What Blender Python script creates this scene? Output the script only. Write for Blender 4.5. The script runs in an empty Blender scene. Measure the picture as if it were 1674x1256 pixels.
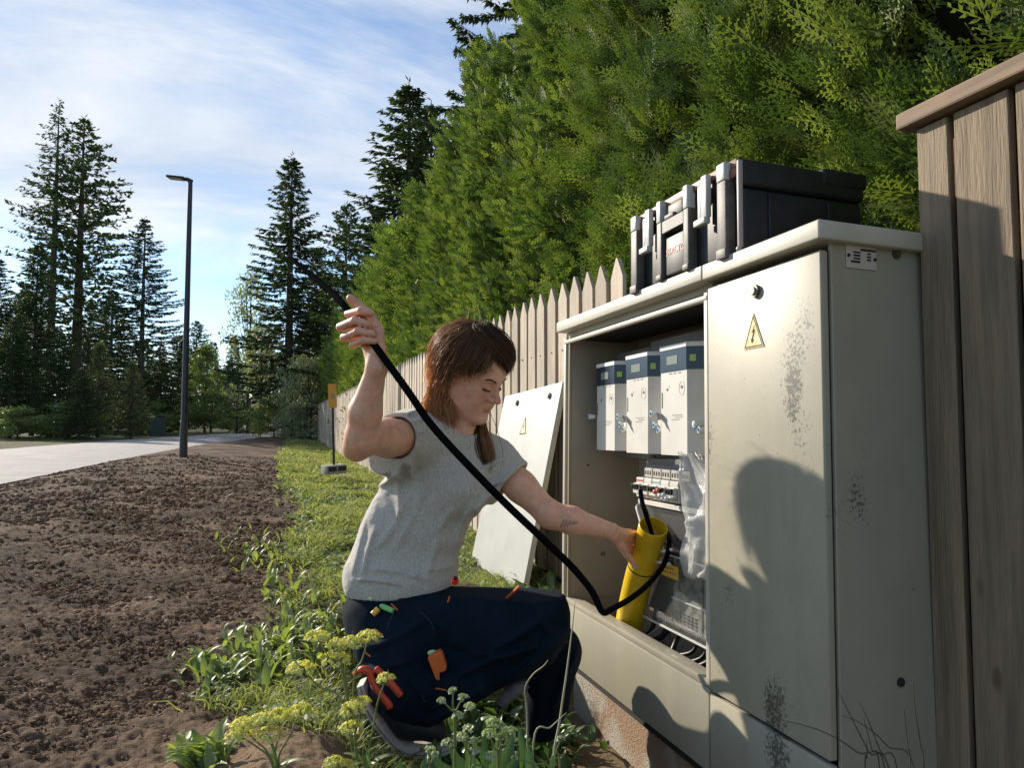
import bpy, bmesh, math, random
import numpy as np
from mathutils import Vector, Matrix, Euler
R = math.radians
S = bpy.context.scene
COL = S.collection
rnd = random.Random(7)
rng = np.random.default_rng(11)

# ---------------------------------------------------------------- camera
FPX = 1135.0
YAW = math.atan(375 / FPX); PIT = math.atan(62 / FPX)
CAM = np.array([0, 0, .8])
FW = np.array([math.sin(YAW)*math.cos(PIT), math.cos(YAW)*math.cos(PIT), math.sin(PIT)])
RT = np.array([math.cos(YAW), -math.sin(YAW), 0.0])
UP = np.cross(RT, FW)
cd = bpy.data.cameras.new('camera'); cam = bpy.data.objects.new('camera', cd); COL.objects.link(cam)
cam.location = CAM
cam.rotation_euler = Matrix([[RT[i], UP[i], -FW[i]] for i in range(3)]).to_euler()
cd.sensor_width = 36; cd.lens = 36 * FPX / 1674; cd.clip_start = .02; cd.clip_end = 3000
S.camera = cam
def W(px, py, d):                      # a point seen at this place of the photograph, d metres deep
    return CAM + d * (FW + (px-837)/FPX*RT + (628-py)/FPX*UP)
def V3(p): return Vector([float(a) for a in p])

# ---------------------------------------------------------------- light
SUN_AZ, SUN_EL = 31.0, 23.5            # degrees left of +Y, above the horizon
sd = np.array([-math.sin(R(SUN_AZ))*math.cos(R(SUN_EL)), math.cos(R(SUN_AZ))*math.cos(R(SUN_EL)), math.sin(R(SUN_EL))])
sl = bpy.data.lights.new('sun', 'SUN'); sun = bpy.data.objects.new('sun', sl); COL.objects.link(sun)
sl.energy = 5.0; sl.angle = R(.9); sl.color = (1, .90, .76)
sun.rotation_euler = V3(sd).to_track_quat('Z', 'Y').to_euler()
S.view_settings.view_transform = 'Standard'; S.view_settings.look = 'None'
S.view_settings.exposure = 0.5; S.view_settings.gamma = 1
S.view_settings.use_curve_mapping = False
wd = bpy.data.worlds.new('World'); S.world = wd; wd.use_nodes = True
nt = wd.node_tree; nt.nodes.clear()
def N(nt, t, **k):
    n = nt.nodes.new(t)
    for a, b in k.items():
        if a == 'inp':
            for i, v in b.items(): n.inputs[i].default_value = v
        else: setattr(n, a, b)
    return n
def build_world():
    L = nt.links.new
    sky = N(nt, 'ShaderNodeTexSky', sky_type='NISHITA'); sky.sun_disc = False
    sky.sun_elevation = R(SUN_EL); sky.sun_rotation = R(-SUN_AZ); sky.air_density = 1.0; sky.dust_density = .12; sky.ozone_density = 1.6
    tc = N(nt, 'ShaderNodeTexCoord')
    sx = N(nt, 'ShaderNodeSeparateXYZ'); L(tc.outputs['Generated'], sx.inputs[0])
    dz = N(nt, 'ShaderNodeMath', operation='ADD', inp={1: .22}); L(sx.outputs[2], dz.inputs[0])
    u = N(nt, 'ShaderNodeMath', operation='DIVIDE'); L(sx.outputs[0], u.inputs[0]); L(dz.outputs[0], u.inputs[1])
    v = N(nt, 'ShaderNodeMath', operation='DIVIDE'); L(sx.outputs[1], v.inputs[0]); L(dz.outputs[0], v.inputs[1])
    cb = N(nt, 'ShaderNodeCombineXYZ'); L(u.outputs[0], cb.inputs[0]); L(v.outputs[0], cb.inputs[1])
    mp = N(nt, 'ShaderNodeMapping'); mp.inputs['Rotation'].default_value = (0, 0, R(35)); mp.inputs['Scale'].default_value = (.55, 1.25, 1); mp.inputs['Location'].default_value = (.35, .55, 0)
    L(cb.outputs[0], mp.inputs[0])
    n1 = N(nt, 'ShaderNodeTexNoise', inp={'Scale': 1.3, 'Detail': 11, 'Roughness': .60, 'Distortion': .6}); L(mp.outputs[0], n1.inputs['Vector'])
    n2 = N(nt, 'ShaderNodeTexNoise', inp={'Scale': .55, 'Detail': 3, 'Roughness': .5}); L(mp.outputs[0], n2.inputs['Vector'])
    ad = N(nt, 'ShaderNodeMath', operation='MULTIPLY_ADD', inp={1: .55}); L(n1.outputs[0], ad.inputs[0])
    h = N(nt, 'ShaderNodeMath', operation='MULTIPLY', inp={1: .5}); L(n2.outputs[0], h.inputs[0]); L(h.outputs[0], ad.inputs[2])
    el = N(nt, 'ShaderNodeMapRange', inp={1: .06, 2: .30, 3: -.20, 4: .03}); L(sx.outputs[2], el.inputs[0])
    a2 = N(nt, 'ShaderNodeMath', operation='ADD'); L(ad.outputs[0], a2.inputs[0]); L(el.outputs[0], a2.inputs[1])
    cr0 = N(nt, 'ShaderNodeMapRange', interpolation_type='SMOOTHSTEP', inp={1: .41, 2: .60, 3: 0, 4: .94}); L(a2.outputs[0], cr0.inputs[0])
    bk = N(nt, 'ShaderNodeMapRange', interpolation_type='SMOOTHSTEP', inp={1: -.25, 2: .45, 3: .32, 4: 1}); L(sx.outputs[1], bk.inputs[0])
    cr = N(nt, 'ShaderNodeMath', operation='MULTIPLY'); L(cr0.outputs[0], cr.inputs[0]); L(bk.outputs[0], cr.inputs[1])
    mul = N(nt, 'ShaderNodeMix', data_type='RGBA', blend_type='MULTIPLY'); mul.inputs[0].default_value = 1
    L(sky.outputs[0], mul.inputs[6]); mul.inputs[7].default_value = (.86, .93, 1.02, 1)
    cc = N(nt, 'ShaderNodeMix', data_type='RGBA'); cc.inputs[6].default_value = (2.5, 3.1, 4.0, 1); cc.inputs[7].default_value = (5.3, 5.6, 6.0, 1); cr2 = N(nt, 'ShaderNodeMapRange', inp={1: .36, 2: .64}); L(n1.outputs[0], cr2.inputs[0]); L(cr2.outputs[0], cc.inputs[0])
    mx = N(nt, 'ShaderNodeMix', data_type='RGBA'); L(cr.outputs[0], mx.inputs[0]); L(mul.outputs[2], mx.inputs[6]); L(cc.outputs[2], mx.inputs[7])
    bg = N(nt, 'ShaderNodeBackground', inp={1: .125}); L(mx.outputs[2], bg.inputs[0])
    out = N(nt, 'ShaderNodeOutputWorld'); L(bg.outputs[0], out.inputs[0])
build_world()

# ---------------------------------------------------------------- helpers
def tag(o, label=None, cat=None, group=None, kind=None):
    if label: o['label'] = label
    if cat: o['category'] = cat
    if group: o['group'] = group
    if kind: o['kind'] = kind
    return o
def empty(name, loc=(0, 0, 0), label=None, cat=None, group=None, rot=(0, 0, 0)):
    o = bpy.data.objects.new(name, None); COL.objects.link(o); o.location = loc; o.rotation_euler = rot
    o.empty_display_size = .1
    return tag(o, label, cat, group)
def link(name, me, mat=None, parent=None, smooth=False, world=True):
    o = bpy.data.objects.new(name, me); COL.objects.link(o)
    if mat is not None: me.materials.append(mat)
    if smooth: me.polygons.foreach_set('use_smooth', np.ones(len(me.polygons), bool))
    if parent is not None: o.parent = parent
    return o
def raw_mesh(name, V, F):
    V = np.asarray(V, np.float32).reshape(-1, 3); F = np.asarray(F, np.int32)
    me = bpy.data.meshes.new(name); k = F.shape[1]
    me.vertices.add(len(V)); me.vertices.foreach_set('co', V.ravel())
    me.loops.add(F.size); me.loops.foreach_set('vertex_index', F.ravel())
    me.polygons.add(len(F)); me.polygons.foreach_set('loop_start', np.arange(0, F.size, k, dtype=np.int32))
    me.update(calc_edges=True)
    return me
def set_attr(me, name, vals):           # a float attribute per vertex
    a = me.attributes.new(name, 'FLOAT', 'POINT'); a.data.foreach_set('value', np.asarray(vals, np.float32))
def set_col(me, name, cols):
    a = me.color_attributes.new(name, 'FLOAT_COLOR', 'POINT')
    c = np.ones((len(cols), 4), np.float32); c[:, :3] = cols; a.data.foreach_set('color', c.ravel())

class MB:                               # collects shapes, links them as ONE mesh object
    def __init__(s): s.v = []; s.f = []; s.m = []; s.cur = 0
    def add(s, vs, fs, M=None):
        b = len(s.v)
        for p in vs:
            p = Vector([float(a) for a in p]); s.v.append(M @ p if M is not None else p)
        for f in fs: s.f.append([b+i for i in f]); s.m.append(s.cur)
        return s
    def box(s, lo, hi, bev=0.0, M=None, seg=1):
        bm = bmesh.new(); bmesh.ops.create_cube(bm, size=1)
        lo = Vector(lo); hi = Vector(hi)
        for v in bm.verts: v.co = Vector([lo[i] + (v.co[i]+.5)*(hi[i]-lo[i]) for i in range(3)])
        if bev > 0: bmesh.ops.bevel(bm, geom=bm.edges[:], offset=bev, segments=seg, affect='EDGES', profile=.5)
        bm.verts.index_update()
        s.add([v.co.copy() for v in bm.verts], [[v.index for v in f.verts] for f in bm.faces], M); bm.free(); return s
    def tube(s, pts, r, n=10, cap=True):
        pts = [V3(p) for p in pts]; m = len(pts)
        rs = [r]*m if not hasattr(r, '__len__') else list(np.interp(np.linspace(0, 1, m), np.linspace(0, 1, len(r)), r))
        t0 = (pts[1]-pts[0]).normalized(); u = t0.orthogonal().normalized(); vs = []; fs = []
        for i in range(m):
            t = (pts[min(i+1, m-1)]-pts[max(i-1, 0)]).normalized()
            u = (u - t*u.dot(t)).normalized(); w = t.cross(u)
            for k in range(n):
                a = 2*math.pi*k/n; vs.append(pts[i] + (u*math.cos(a)+w*math.sin(a))*rs[i])
        for i in range(m-1):
            for k in range(n): fs.append([i*n+k, i*n+(k+1) % n, (i+1)*n+(k+1) % n, (i+1)*n+k])
        if cap: fs.append(list(range(n))[::-1]); fs.append([(m-1)*n+k for k in range(n)])
        return s.add(vs, fs)
    def prism(s, poly, ax, a0, a1, M=None):   # poly in the two other axes, extruded along ax
        n = len(poly); vs = []
        for a in (a0, a1):
            for (p, q) in poly:
                c = [p, q]; c.insert(ax, a); vs.append(c)
        fs = [list(range(n)), [n+i for i in range(n)][::-1]] + [[i, n+i, n+(i+1) % n, (i+1) % n] for i in range(n)]
        return s.add(vs, fs, M)
    def sphere(s, c, r, M=None, u=10, w=7):
        r = (r, r, r) if not hasattr(r, '__len__') else r
        vs = [(c[0], c[1], c[2]+r[2])]; fs = []
        for j in range(1, w):
            th = math.pi*j/w
            for i in range(u): ph = 2*math.pi*i/u; vs.append((c[0]+r[0]*math.sin(th)*math.cos(ph), c[1]+r[1]*math.sin(th)*math.sin(ph), c[2]+r[2]*math.cos(th)))
        vs.append((c[0], c[1], c[2]-r[2])); e = len(vs)-1
        for i in range(u):
            fs.append([0, 1+i, 1+(i+1) % u]); fs.append([e, 1+(w-2)*u+(i+1) % u, 1+(w-2)*u+i])
            for j in range(w-2): a = 1+j*u; fs.append([a+i, a+u+i, a+u+(i+1) % u, a+(i+1) % u])
        return s.add(vs, fs, M)
    def build(s, name, mat, parent=None, smooth=False, angle=None):
        me = bpy.data.meshes.new(name); me.from_pydata([tuple(v) for v in s.v], [], s.f)
        bm = bmesh.new(); bm.from_mesh(me); bmesh.ops.recalc_face_normals(bm, faces=bm.faces[:]); bm.to_mesh(me); bm.free()
        mats = mat if isinstance(mat, (list, tuple)) else [mat]
        o = link(name, me, None, parent, smooth)
        for m_ in mats: me.materials.append(m_)
        if len(mats) > 1: me.polygons.foreach_set('material_index', np.array(s.m, np.int32))
        if angle is not None: me.set_sharp_from_angle(angle=R(angle))
        return o

def catmull(P, n=8):
    P = [np.asarray(p, float) for p in P]; P = [2*P[0]-P[1]] + P + [2*P[-1]-P[-2]]; out = []
    for i in range(1, len(P)-2):
        for k in range(n):
            t = k/n
            out.append(.5*((2*P[i]) + (-P[i-1]+P[i+1])*t + (2*P[i-1]-5*P[i]+4*P[i+1]-P[i+2])*t*t + (-P[i-1]+3*P[i]-3*P[i+1]+P[i+2])*t**3))
    out.append(P[-2]); return out

def _hash(ix, iy, iz, seed):
    h = (ix*374761393 + iy*668265263 + iz*2147483647 + seed*1274126177) & 0xffffffff
    h = ((h ^ (h >> 13)) * 1274126177) & 0xffffffff; h = h ^ (h >> 16)
    return (h & 0xffff) / 65535.0
def vnoise(P, seed=0):
    P = np.asarray(P, float)
    if P.shape[1] == 2: P = np.c_[P, np.zeros(len(P))]
    I = np.floor(P).astype(np.int64); f = P - I; f = f*f*(3-2*f); r = 0
    for dx in (0, 1):
        for dy in (0, 1):
            for dz in (0, 1):
                w = (f[:, 0] if dx else 1-f[:, 0])*(f[:, 1] if dy else 1-f[:, 1])*(f[:, 2] if dz else 1-f[:, 2])
                r = r + w*_hash(I[:, 0]+dx, I[:, 1]+dy, I[:, 2]+dz, seed)
    return r*2-1
def fbm(P, oct=4, seed=0, gain=.5):
    P = np.asarray(P, float); r = 0; a = 1
    for o in range(oct): r = r + a*vnoise(P*2**o, seed+o*17); a *= gain
    return r
def sstep(a, b, x): t = np.clip((x-a)/(b-a), 0, 1); return t*t*(3-2*t)

# ---------------------------------------------------------------- materials
MATS = {}
def mat(name, col, rough=.6, metal=0, var=.0, vscale=4, col2=None, ramp=(.35, .65), bump=0, bscale=60, stretch=None, spec=.5, trans=0, attr=None, coat=0, sheen=0, obj_coord=True, sss=0):
    if name in MATS: return MATS[name]
    m = bpy.data.materials.new(name); m.use_nodes = True; t = m.node_tree; L = t.links.new
    b = t.nodes['Principled BSDF']; b.inputs['Roughness'].default_value = rough; b.inputs['Metallic'].default_value = metal
    b.inputs['Specular IOR Level'].default_value = spec; b.inputs['Coat Weight'].default_value = coat
    b.inputs['Sheen Weight'].default_value = sheen
    if sss: b.inputs['Subsurface Weight'].default_value = sss; b.inputs['Subsurface Radius'].default_value = (.012, .004, .002); b.inputs['Subsurface Scale'].default_value = 1
    tc = N(t, 'ShaderNodeTexCoord'); src = tc.outputs['Object']
    if stretch is not None:
        mp = N(t, 'ShaderNodeMapping'); mp.inputs['Scale'].default_value = stretch; L(src, mp.inputs[0]); src = mp.outputs[0]
    col = tuple(col)+(1,)
    c2 = tuple(col2)+(1,) if col2 is not None else tuple(c*(1-var) for c in col[:3])+(1,)
    out = None
    if col2 is not None or var > 0:
        n = N(t, 'ShaderNodeTexNoise', inp={'Scale': vscale, 'Detail': 8, 'Roughness': .62}); L(src, n.inputs['Vector'])
        r = N(t, 'ShaderNodeMapRange', interpolation_type='SMOOTHSTEP', inp={1: ramp[0], 2: ramp[1]}); L(n.outputs[0], r.inputs[0])
        x = N(t, 'ShaderNodeMix', data_type='RGBA'); x.inputs[6].default_value = col; x.inputs[7].default_value = c2
        L(r.outputs[0], x.inputs[0]); out = x.outputs[2]
    if attr:                             # per-leaf colour spread
        a = N(t, 'ShaderNodeAttribute', attribute_name='tint'); x = N(t, 'ShaderNodeMix', data_type='RGBA')
        L(a.outputs['Fac'], x.inputs[0]); x.inputs[7].default_value = tuple(attr)+(1,)
        if out: L(out, x.inputs[6])
        else: x.inputs[6].default_value = col
        out = x.outputs[2]
    if out: L(out, b.inputs['Base Color'])
    else: b.inputs['Base Color'].default_value = col
    if bump:
        n = N(t, 'ShaderNodeTexNoise', inp={'Scale': bscale, 'Detail': 5, 'Roughness': .6}); L(src, n.inputs['Vector'])
        bp = N(t, 'ShaderNodeBump', inp={'Strength': min(1, bump*4), 'Distance': bump*.02}); L(n.outputs[0], bp.inputs['Height']); L(bp.outputs[0], b.inputs['Normal'])
    if trans:
        tr = N(t, 'ShaderNodeBsdfTranslucent'); mxs = N(t, 'ShaderNodeMixShader', inp={0: trans})
        if out:
            g = N(t, 'ShaderNodeMix', data_type='RGBA', blend_type='MULTIPLY'); g.inputs[0].default_value = 1; L(out, g.inputs[6]); g.inputs[7].default_value = (1.25, 1.35, .5, 1); L(g.outputs[2], tr.inputs[0])
        else: tr.inputs[0].default_value = (min(1, col[0]*1.25), min(1, col[1]*1.35), col[2]*.5, 1)
        L(b.outputs[0], mxs.inputs[1]); L(tr.outputs[0], mxs.inputs[2]); L(mxs.outputs[0], t.nodes['Material Output'].inputs[0])
    MATS[name] = m; return m

# ================================================================ SETTING
ROAD_R = [(-3.6, -6), (-3.45, 2), (-3.35, 10), (-3.1, 18), (-2.2, 28), (-.64, 38.6), (2.2, 47), (9, 54)]
ROAD_L = [(-9, -6), (-8.6, 4), (-8.2, 14), (-7.6, 24), (-6.2, 36), (-3.5, 49), (1, 58), (9, 64)]
def ground_z(x, y):
    x = np.asarray(x, float); y = np.asarray(y, float)
    z = -.20*sstep(-1.6, 1.3, x)*(1-sstep(24, 44, y))
    z = z - (.17*sstep(.10, .40, x)+.14*sstep(.5, .95, x))*sstep(.6, 1.3, y)*(1-sstep(2.9, 3.7, y))
    z = z + .13*np.exp(-((x-.02)**2/.07+(y-1.80)**2/.16))      # sandy hump by the shoe
    z = z + .16*np.exp(-((x-.93)**2/.05+(y-3.55)**2/.08))      # dug up heap behind the leg
    z = z + .05*sstep(-3.4, -2.6, x)*(1-sstep(-2.2, -.8, x))*(1-sstep(25, 35, y))
    far = np.hypot(x, y)
    return z
def build_ground():
    # rings of a fan: fine near the camera, coarse far out, one sheet to the horizon
    nr, na = 900, 640
    rr = .55*np.exp(np.linspace(0, math.log(1500/.55), nr)**1.0)
    t = np.linspace(0, 1, nr); rr = .55*(60/.55)**(np.clip(t/.86, 0, 1)); rr = np.where(t > .86, 60*(25)**((t-.86)/.14), rr)
    aa = np.linspace(R(-30), R(75), na)
    # dense inside the view, coarse round the back
    aa = np.concatenate([np.linspace(R(-180), R(-31), 30)[:-1], np.linspace(R(-31), R(60), na), np.linspace(R(60), R(180), 24)[1:]])
    na = len(aa)
    RR, AA = np.meshgrid(rr, aa, indexing='ij')
    X = RR*np.sin(AA); Y = RR*np.cos(AA); x = X.ravel(); y = Y.ravel(); r = RR.ravel()
    z = ground_z(x, y)
    P = np.c_[x, y]
    dirt = 1-sstep(.0, .35, x - lawn_edge(y))
    amp = (.012*fbm(P*4, 4, 3) + .006*np.clip(fbm(P*19, 3, 9)+.1, -.5, 2)*(.3+.7*dirt)+.009*fbm(P*48, 2, 21)*(r < 9)*(.25+.75*dirt))
    mound = np.exp(-((x-.0)**2/.16+(y-1.7)**2/.2))
    amp = amp*(1-.55*np.clip(mound, 0, 1)) + mound*.010*np.abs(fbm(np.c_[x*3, y*9], 3, 40))
    roadm = on_road(x, y)
    z = z + amp*(1-roadm)*(1-sstep(30, 120, r))
    z = z - .035*roadm
    c0 = np.array([[0, 0, -.02]]); V = np.r_[np.c_[x, y, z], c0]
    i = np.arange(nr-1)[:, None]*na; j = np.arange(na-1)[None]
    F = np.stack([i+j, i+na+j, i+na+j+1, i+j+1], -1).reshape(-1, 4)[:, ::-1]
    me = raw_mesh('ground', V[:-1], F)
    # masks used by the soil material: where sand, where turf
    k = (1-np.exp(-0)) 
    sand = np.clip(.7*sstep(.35, .6, x)*(1-sstep(2.9, 3.4, y))*(y > 0)+np.exp(-((x+.05)**2/.22+(y-1.75)**2/.28)) + .5*np.exp(-((x-.93)**2/.05+(y-3.55)**2/.08)), 0, 1)
    turf = sstep(-.1, .3, x - lawn_edge(y) + .25*fbm(P*2.5, 3, 5))
    off = sstep(0, 1.2, np.interp(y, [p[1] for p in ROAD_L], [p[0] for p in ROAD_L]) - x)
    turf = np.clip(np.maximum(turf, np.maximum(off*sstep(-.6, .2, fbm(P*.8, 3, 8)+.3), sstep(45, 60, r))), 0, 1)*(1-sand)
    set_attr(me, 'sand', sand); set_attr(me, 'turf', turf)
    m = bpy.data.materials.new('soil'); m.use_nodes = True; t_ = m.node_tree; L = t_.links.new; b = t_.nodes['Principled BSDF']
    b.inputs['Roughness'].default_value = .95; b.inputs['Specular IOR Level'].default_value = .15
    tc = N(t_, 'ShaderNodeTexCoord')
    n1 = N(t_, 'ShaderNodeTexNoise', inp={'Scale': 1.1, 'Detail': 6, 'Roughness': .6}); n2 = N(t_, 'ShaderNodeTexNoise', inp={'Scale': 38, 'Detail': 6, 'Roughness': .7})
    for n in (n1, n2): L(tc.outputs['Object'], n.inputs['Vector'])
    a = N(t_, 'ShaderNodeMix', data_type='RGBA'); a.inputs[6].default_value = (.085, .057, .039, 1); a.inputs[7].default_value = (.225, .155, .106, 1)
    r1 = N(t_, 'ShaderNodeMapRange', interpolation_type='SMOOTHSTEP', inp={1: .42, 2: .66}); L(n1.outputs[0], r1.inputs[0]); L(r1.outputs[0], a.inputs[0])
    c = N(t_, 'ShaderNodeMix', data_type='RGBA', blend_type='MULTIPLY'); c.inputs[0].default_value = .8
    r2 = N(t_, 'ShaderNodeMapRange', inp={1: .35, 2: .7, 3: .55, 4: 1.35}); L(n2.outputs[0], r2.inputs[0]); L(a.outputs[2], c.inputs[6]); L(r2.outputs[0], c.inputs[7])
    s = N(t_, 'ShaderNodeAttribute', attribute_name='sand'); d = N(t_, 'ShaderNodeMix', data_type='RGBA'); L(s.outputs['Fac'], d.inputs[0]); L(c.outputs[2], d.inputs[6])
    sc = N(t_, 'ShaderNodeMix', data_type='RGBA'); sc.inputs[6].default_value = (.36, .25, .165, 1); sc.inputs[7].default_value = (.21, .135, .085, 1); L(n2.outputs[0], sc.inputs[0]); L(sc.outputs[2], d.inputs[7])
    g = N(t_, 'ShaderNodeAttribute', attribute_name='turf'); e = N(t_, 'ShaderNodeMix', data_type='RGBA'); L(g.outputs['Fac'], e.inputs[0]); L(d.outputs[2], e.inputs[6])
    gc = N(t_, 'ShaderNodeMix', data_type='RGBA'); gc.inputs[6].default_value = (.075, .105, .03, 1); gc.inputs[7].default_value = (.13, .13, .055, 1); L(n2.outputs[0], gc.inputs[0]); L(gc.outputs[2], e.inputs[7])
    L(e.outputs[2], b.inputs['Base Color'])
    bp = N(t_, 'ShaderNodeBump', inp={'Strength': 1.0, 'Distance': .02}); L(n2.outputs[0], bp.inputs['Height']); L(bp.outputs[0], b.inputs['Normal'])
    link('ground', me, m, None, True)['kind'] = 'structure'
def lawn_edge(y):                       # where the bare soil ends and the turf begins
    y = np.asarray(y, float)
    e = np.interp(y, [1.2, 1.9, 2.4, 2.9, 3.5, 4.2, 5.2, 6.5, 8.5, 11, 19, 40], [.55, .12, -.18, .10, .18, .08, -.02, .20, .12, .02, -.02, .3])
    return e + .10*vnoise(np.c_[y*1.7, y*0+3.3], 4) + .05*vnoise(np.c_[y*5, y*0], 6)
def on_road(x, y):
    rx = np.interp(y, [p[1] for p in ROAD_R], [p[0] for p in ROAD_R]); lx = np.interp(y, [p[1] for p in ROAD_L], [p[0] for p in ROAD_L])
    return sstep(0, .25, x-lx)*sstep(0, .25, rx-x)*(y > -6)*(y < 60)
def build_road():
    n = 140; ys = np.linspace(0, 1, n); A = np.array(catmull([(a, b, 0) for a, b in ROAD_L], 20)); B = np.array(catmull([(a, b, 0) for a, b in ROAD_R], 20))
    k = 9; V = []
    for i in range(len(A)):
        for j in range(k):
            f = j/(k-1); p = A[i]*(1-f)+B[i]*f; V.append((p[0]+(.03*vnoise(np.array([[p[1]*2, j]]))[0] if j in (0, k-1) else 0), p[1], .018+.03*math.sin(f*math.pi)))
    V = np.array(V); m_ = len(A); i = np.arange(m_-1)[:, None]*k; j = np.arange(k-1)[None]
    F = np.stack([i+j, i+j+1, i+k+j+1, i+k+j], -1).reshape(-1, 4)
    me = raw_mesh('road', V, F)
    link('road', me, mat('asphalt', (.29, .275, .26), .85, col2=(.36, .34, .32), vscale=1.5, bump=.25, bscale=140), None, True)['kind'] = 'structure'
build_ground(); build_road()

def build_clods():                      # loose lumps of soil and stones
    n = 170000
    u = rng.random(n); d = 1.5*(18/1.5)**u; a = rng.uniform(R(-22), R(30), n)
    x = d*np.sin(a); y = d*np.cos(a)
    ok = (x < lawn_edge(y)+.1*rng.random(n)) & (on_road(x, y) < .5) & (x > -3.35+rng.random(n)*.2) & (np.hypot((x-.02)/.5, (y-1.75)/.6) > .8+.5*rng.random(n))
    dens = fbm(np.c_[x, y]*1.6, 3, 77); ok &= (rng.random(n) < .72+.5*dens)
    x, y, d = x[ok], y[ok], d[ok]; n = len(x)
    s = (.0020+.0085*rng.random(n)**6.0)*np.clip(d/2.5, .8, 3.2)
    bm = bmesh.new(); bmesh.ops.create_icosphere(bm, subdivisions=1, radius=1); B = np.array([v.co for v in bm.verts]); T = np.array([[v.index for v in f.verts] for f in bm.faces]); bm.free()
    k = len(B); sc = s[:, None, None]*rng.uniform(.55, 1.35, (n, 1, 3))*rng.uniform(.50, 1.38, (n, k, 1))
    th = rng.uniform(0, 6.28, n); c, q = np.cos(th), np.sin(th)
    Vv = B[None]*sc; X = Vv[..., 0]*c[:, None]-Vv[..., 1]*q[:, None]; Y = Vv[..., 0]*q[:, None]+Vv[..., 1]*c[:, None]
    z = ground_z(x, y)+s*.25
    V = np.stack([X+x[:, None], Y+y[:, None], Vv[..., 2]*.75+z[:, None]], -1).reshape(-1, 3)
    F = (T[None]+(np.arange(n)*k)[:, None, None]).reshape(-1, 3)
    me = raw_mesh('soil_clods', V, F); set_attr(me, 'tint', np.repeat(rng.random(n)**9, k))
    o = link('soil_clods', me, mat('clod', (.092, .061, .041), .97, col2=(.24, .163, .110), vscale=5, spec=.02, attr=(.36, .28, .20)))
    tag(o, 'loose dark brown crumbs of soil and small stones strewn over the bare verge', 'soil', kind='stuff')
build_clods()

def cards(C, D, Wd, L_, w, curl=None):  # n leaf cards: centre base C, direction D, width dir Wd, as 2-tri diamonds
    n = len(C); L_ = np.asarray(L_)[:, None]; w = np.asarray(w)[:, None]
    V = np.stack([C, C+D*L_*.45+Wd*w*.5, C+D*L_, C+D*L_*.45-Wd*w*.5], 1).reshape(-1, 3)
    F = np.arange(n*4).reshape(n, 4); return V, F
def unit(a): return a/np.maximum(np.linalg.norm(a, axis=-1, keepdims=True), 1e-9)

def build_grass():
    n = 120000; u = rng.random(n); y = 1.9*(34/1.9)**u; ed = lawn_edge(y)
    x = ed + (1.66-ed)*rng.random(n)**1.0 - .10*rng.random(n)
    d = np.hypot(x, y)
    ok = ~((x > 1.2) & (y < 3.15)) & (fbm(np.c_[x, y]*3, 3, 31) > -.55) & ~((x > .45) & (y < 2.9)) & ~((x < 1.2) & (x > .75) & (abs(y-3.55) < .3))
    k2 = sstep(0, .3, x-ed+.3*fbm(np.c_[x, y]*3.5, 3, 12)); ok &= rng.random(n) < k2+.06
    x, y, d = x[ok], y[ok], d[ok]; n = len(x)
    C = np.c_[x, y, ground_z(x, y)-.005]
    th = rng.uniform(0, 6.28, n); lean = rng.uniform(.15, 1.1, n)
    D = unit(np.c_[np.cos(th)*lean, np.sin(th)*lean, np.ones(n)]); Wd = unit(np.cross(D, rng.normal(size=(n, 3))))
    hn = fbm(np.c_[x, y]*1.3, 3, 50)
    Ln = (.035+.05*rng.random(n)**2)*np.clip(1+.45*hn, .5, 1.9)*np.clip(.8+d/12, 1, 1.9); w = .0045*np.clip(d/2.6, .9, 6)
    mid = C+D*Ln[:, None]*.6; tip = mid + unit(D+np.c_[np.cos(th), np.sin(th), -np.ones(n)*.2])*Ln[:, None]*.5
    wv = Wd*w[:, None]*.5
    V = np.stack([C-wv, C+wv, mid+wv*.9, mid-wv*.9, tip], 1).reshape(-1, 3); b = np.arange(n)*5
    F = np.r_[np.c_[b, b+1, b+2], np.c_[b, b+2, b+3], np.c_[b+3, b+2, b+4]]
    me = raw_mesh('grass', V, F); set_attr(me, 'tint', np.repeat(rng.random(n)**1.6*.9, 5))
    o = link('grass', me, mat('grass_blade', (.16, .20, .075), .6, col2=(.23, .255, .115), vscale=2.5, trans=.42, attr=(.46, .45, .26), spec=.25))
    tag(o, 'short yellow green grass growing in a strip along the picket fence', 'grass', kind='stuff')
    # clover leaves and white heads through the turf
    n = 26000; u = rng.random(n); y = 1.95*(14/1.95)**u; ed = lawn_edge(y); x = ed+(1.6-ed)*rng.random(n)-.12*rng.random(n)
    ok = ~((x > 1.2) & (y < 3.15)) & ~((x > .4) & (y < 2.9)) & (fbm(np.c_[x, y]*2.2, 3, 91) > -.2); x, y = x[ok], y[ok]; n = len(x); d = np.hypot(x, y)
    C = np.c_[x, y, ground_z(x, y)+rng.uniform(.008, .05, n)]; th = rng.uniform(0, 6.28, n)
    D = unit(np.c_[np.cos(th), np.sin(th), rng.uniform(-.3, .6, n)]); Wd = unit(np.cross(D, np.c_[rng.normal(0, .3, n), rng.normal(0, .3, n), np.ones(n)]))
    V, F = cards(C, D, Wd, .016*np.clip(d/3, 1, 2.5)*rng.uniform(.7, 1.6, n), .012*np.clip(d/3, 1, 2.5)*rng.uniform(.7, 1.5, n))
    me = raw_mesh('clover', V, F); set_attr(me, 'tint', np.repeat((rng.random(n) > .95)*.9+rng.random(n)*.1, 4))
    o = link('clover', me, mat('clover_leaf', (.15, .21, .085), .55, col2=(.19, .26, .075), vscale=3, trans=.35, attr=(.62, .62, .5), spec=.3))
    tag(o, 'low clover and small white flower heads spread through the grass strip', 'clover', kind='stuff')
build_grass()

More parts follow.
